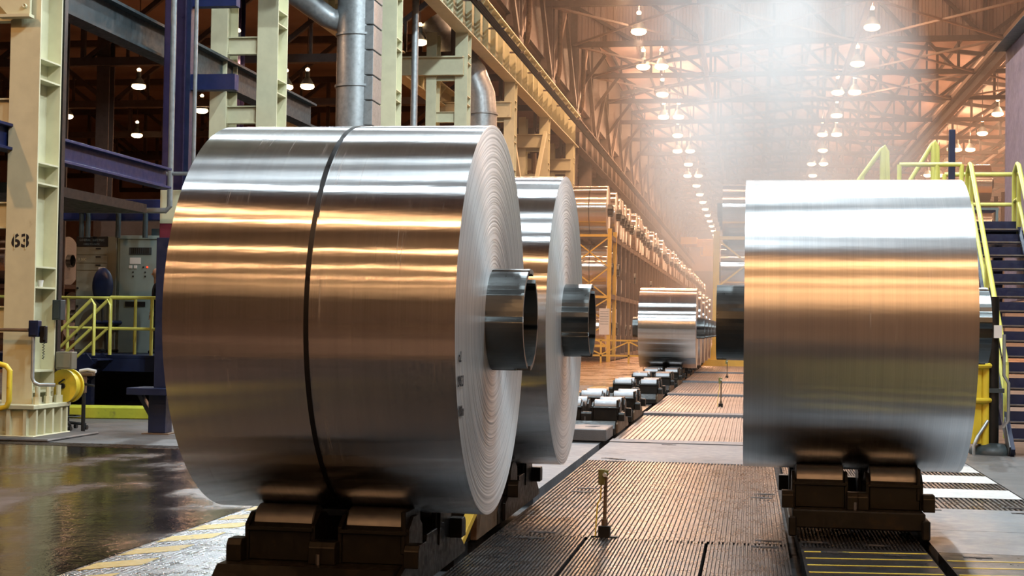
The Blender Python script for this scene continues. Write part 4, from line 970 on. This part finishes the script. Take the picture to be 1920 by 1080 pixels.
# ------------------------------------------------------------------ stairs and platform at right
SX0, SX1 = 3.40, 4.12; SY, SR, SRUN, SN = 19.9, .216, .245, 15
ST = SR*SN
rs = thing('steel_stair', (0, 0, 0), 'dark open steel stair with yellow handrails at the right edge', 'stairs')
tread = MB().box(SX0+.03, SX1-.03, 0, .23, -.03, 0).mesh('tread', 'navy'); nose = MB().box(SX0+.03, SX1-.03, -.012, .035, -.012, .008).mesh('tread_nosing', 'rollersteel')
riser = MB().box(SX0+.03, SX1-.03, .20, .215, 0, SR*.62).mesh('riser', 'navy')
for i in range(SN):
    y, z = SY+i*SRUN, SR*(i+1)
    o = ob('tread', tread, rs, (0, y, z)); ob('tread_nosing', nose, o); ob('riser', riser, rs, (0, y, z))
YT = SY+SN*SRUN
for x in (SX0, SX1):
    ob('stringer', MB().beam((x, SY-.15, -.0), (x, YT, ST-.02), .05, .26).mesh('stringer', 'navy'), rs)
    a, b_ = (x, SY+.35, SR*1.4), (x, YT, ST)
    A_, B_ = Vector(a), Vector(b_)
    ob('handrail', MB().tube([A_+Vector((0, 0, .1)), A_+Vector((0, 0, .88)), A_+Vector((0, .05, .96)), B_+Vector((0, -.06, 1.02)), B_+Vector((0, .05, 1.05)), B_+Vector((0, .28, .95)), B_+Vector((0, .32, .85)), B_+Vector((0, .32, 0))], .036, 10).mesh('handrail', 'railyellow', True), rs)
    ob('mid_handrail', MB().tube([A_+Vector((0, 0, .45)), B_+Vector((0, -.02, .5)), B_+Vector((0, .3, .48))], .03, 10).mesh('mid_handrail', 'railyellow', True), rs)
    for f_ in (.0, .5, .97): 
        p = A_.lerp(B_, f_); ob('post', MB().tube([p+Vector((0, 0, -.1)), p+Vector((0, 0, .93))], .034, 10).mesh('post', 'railyellow', True), rs)
ob('stringer_face', MB().beam((SX0-.03, SY-.12, .05), (SX0-.03, SY+.30, .42), .02, .2).mesh('stringer_face', 'paleplate'), rs)
dk = thing('walkway', (0, 0, 0), 'raised walkway behind the stair at right', 'walkway')
ob('deck', MB().box(1.6, 6.5, YT, YT+3.2, ST-.12, ST).mesh('deck', 'navy', bev=.006), dk)
for x, y in ((1.75, YT+.2), (1.75, YT+3), (4.3, YT+3), (6.3, YT+3)): ob('leg', MB().box(x-.08, x+.08, y-.08, y+.08, 0, ST-.12).mesh('leg', 'navy'), dk)
wr = thing('walkway_railing', (0, 0, 0), 'yellow railing along the raised walkway above the right coil', 'railing')
rail_run(wr, [(SX0, YT+3.1, ST), (4.9, YT+3.1, ST)], 1.21, .67, .04)
rail_run(wr, [(2.32, YT+.1, ST), (2.9, YT+.1, ST), (SX0-.12, YT+.1, ST)], 1.05, .5, .036)
sl = thing('stair_railing', (0, 0, 0), 'pair of sloping yellow handrails descending left from the walkway', 'railing')
for (x, y, dz_) in ((2.08, YT+.05, 0), (3.12, YT+2.2, .35)):
    ob('handrail', MB().tube([(x-1.2, y, ST-.35), (x-.05, y, ST+1.28+dz_), (x, y, ST+1.33+dz_), (x+.04, y, ST+1.25+dz_), (x+.08, y, ST)], .04, 10).mesh('handrail', 'railyellow', True), sl)
    ob('post', MB().tube([(x-.02, y, ST), (x-.02, y, ST+1.3+dz_)], .05, 10).mesh('post', 'railyellow', True), sl)
    ob('post', MB().tube([(x-.34, y, ST-.6), (x-.34, y, ST+.85)], .035, 10).mesh('post', 'railyellow', True), sl)
    ob('mid_handrail', MB().tube([(x-1.2, y, ST-.85), (x-.0, y, ST+.75)], .034, 10).mesh('mid_handrail', 'railyellow', True), sl)
tag(ob('blue_pole', MB().box(-.05, .05, -.05, .05, 0, 4.97).mesh('blue_pole', 'navy', bev=.006), None, (3.25, 24.6, 0)), 'thin blue upright pole behind the right coil', 'pole')
wt = thing('work_table', (0, 0, 0), 'grey metal frame table on the walkway between the handrails', 'table')
ob('top', MB().box(3.3, 4.0, YT+1.0, YT+1.6, ST+.40, ST+.44).mesh('top', 'grey'), wt)
for x in (3.32, 3.95): ob('leg', MB().box(x, x+.04, YT+1.0, YT+1.05, ST, ST+.4).mesh('leg', 'grey'), wt)
ob('crossbar', MB().box(3.3, 4.0, YT+1.0, YT+1.03, ST+.12, ST+.15).mesh('crossbar', 'grey'), wt)
# control room
cr_ = thing('control_room', (.26, 0, 0), 'mauve and blue control room at the right edge behind the stair', 'cabin')
ob('corner_post', MB().box(4.30, 4.52, 25.4, 25.6, 2.2, 6.9).mesh('corner_post', 'pink', bev=.006), cr_)
ob('wall', MB().box(4.52, 8.5, 25.5, 25.7, 2.2, 7.0).mesh('wall', 'blue'), cr_)
ob('lower_panel', MB().box(4.62, 8.5, 25.35, 25.5, 2.2, 5.1).mesh('lower_panel', 'cabinet', bev=.006), cr_)
ob('window', MB().box(4.60, 4.95, 25.40, 25.5, 5.35, 5.95).mesh('window', 'white'), cr_)
ob('roof', MB().prism([(4.15, 6.9), (5.2, 7.35), (8.5, 7.35), (8.5, 6.9)], 'Y', 24.9, 28).mesh('roof', 'grey', bev=.01), cr_)
ob('side_wall', MB().box(4.4, 4.5, 25.6, 28, 2.2, 6.9).mesh('side_wall', 'pink'), cr_)
ac = thing('air_unit', (4.62, 24.75, 5.75), 'grey louvred ventilation box on the control room wall', 'air unit')
ob('casing', MB().box(0, 1.2, 0, .6, 0, .75).mesh('casing', 'grey', bev=.02), ac)
for i in range(8): ob('louvre', MB().box(.12, 1.1, -.012, 0, .32+i*.045, .34+i*.045).mesh('louvre', 'teal'), ac)
ob('drip_tray', MB().box(-.03, 1.2, -.05, .65, -.0, .25).mesh('drip_tray', 'grey', bev=.02), ac)
# bollard group at right
bl = thing('guard_post', (2.98, 20.0, 0), 'yellow guard post with two collar rings left of the stair', 'post')
ob('panel', MB().prism([(-.17, -.06), (-.05, -.11), (.06, -.06), (.06, .06), (-.17, .06)], 'Z', .14, 1.35).mesh('panel', 'yellow', bev=.006), bl)
ob('pole', MB().tube([(.11, 0, 0), (.11, 0, 1.2)], .055, 12).mesh('pole', 'yellow', True), bl)
for z in (.72, 1.18): ob('collar_ring', MB().tube([(-.19, -.08, z), (-.06, -.15, z), (.1, -.1, z), (.17, 0, z)], .035, 8).mesh('collar_ring', 'yellow', True), bl)
dp = thing('dark_pole', (3.2, 20.1, 0), 'dark pole with a rounded dome base beside the guard post', 'pole')
ob('shaft', MB().tube([(0, 0, 0), (0, 0, 2.1)], .085, 16).mesh('shaft', 'darksteel', True), dp)
ob('dome_base', MB().lathe([(0, .30), (.04, .30), (.10, .26), (.14, .17), (.15, .08)], 28, 'Z').mesh('dome_base', 'teal', True), dp)
ob('clamp', MB().box(-.14, .14, -.1, .02, .82, .88).mesh('clamp', 'teal'), dp)
ob('tag_plate', MB().box(.0, .1, -.12, -.09, 1.55, 1.72).mesh('tag_plate', 'white'), dp)
pipe('hose_pipe', [(2.92, 19.8, .0), (2.92, 19.8, .12), (2.98, 19.85, .25), (3.12, 19.95, .45)], .022, 'duct', 'grey hose curving from the floor to the guard post')
pipe('hose_pipe', [(3.34, 20.05, 1.6), (3.34, 20.05, 1.05), (3.40, 20.05, .95), (3.40, 20.05, .45), (3.34, 20.05, .35)], .022, 'duct', 'grey bent conduit right of the dark pole')

# ------------------------------------------------------------------ haze and smoke in the hall air
def volume(name, me, dens, col, label, cat, aniso=.2, plume=None):
    m = bpy.data.materials.new(name); m.use_nodes = True; nt = m.node_tree; nt.nodes.clear()
    o = nt.nodes.new('ShaderNodeOutputMaterial'); v = nt.nodes.new('ShaderNodeVolumeScatter')
    v.inputs['Color'].default_value = (*col, 1); v.inputs['Density'].default_value = dens; v.inputs['Anisotropy'].default_value = aniso
    nt.links.new(v.outputs[0], o.inputs['Volume'])
    if plume:
        tc = nt.nodes.new('ShaderNodeTexCoord')
        ln = nt.nodes.new('ShaderNodeVectorMath'); ln.operation = 'LENGTH'; nt.links.new(tc.outputs['Object'], ln.inputs[0])
        f = ramp(nt, ln.outputs['Value'], [(.15, (1, 1, 1)), (1, (0, 0, 0))])
        nz = noise(nt, 1.6, 3, 'Object')
        f2 = ramp(nt, nz, [(.32, (0, 0, 0)), (.68, (1, 1, 1))])
        m1 = nt.nodes.new('ShaderNodeMath'); m1.operation = 'MULTIPLY'; nt.links.new(f, m1.inputs[0]); nt.links.new(f2, m1.inputs[1])
        m2_ = nt.nodes.new('ShaderNodeMath'); m2_.operation = 'MULTIPLY'; nt.links.new(m1.outputs[0], m2_.inputs[0]); m2_.inputs[1].default_value = dens
        nt.links.new(m2_.outputs[0], v.inputs['Density'])
    me.materials.clear(); me.materials.append(m)
    return tag(ob(name, me), label, cat, None, 'stuff')
volume('hall_haze', MB().box(XL+.3, 33, 42, YE-8.5, .1, 18.0).mesh('hall_haze', 'pit'), .0034, (.92, .96, 1), 'warm haze filling the far part of the hall', 'haze')

bm_ = bmesh.new(); bmesh.ops.create_icosphere(bm_, subdivisions=3, radius=1); pm = bpy.data.meshes.new('smoke_plume'); bm_.to_mesh(pm); bm_.free()
pl_ = volume('smoke_plume', pm, 1.0, (1, 1, 1), 'white smoke drifting up behind the coil on the car', 'smoke', .35, True)
pl_.location = (.25, 19.5, 4.5); pl_.scale = (2.2, 2.6, 3.5); pl_.rotation_euler = (0, radians(-8), 0)

volume('added_back_haze', MB().box(XL+.3, 33, YB+1, -9, .1, 18.0).mesh('added_back_haze', 'pit'), .008, (1, .96, .92), 'unseen haze added behind the camera for a warm glow in the coils', 'haze')  # unseen volume, added so the coils reflect an orange glow
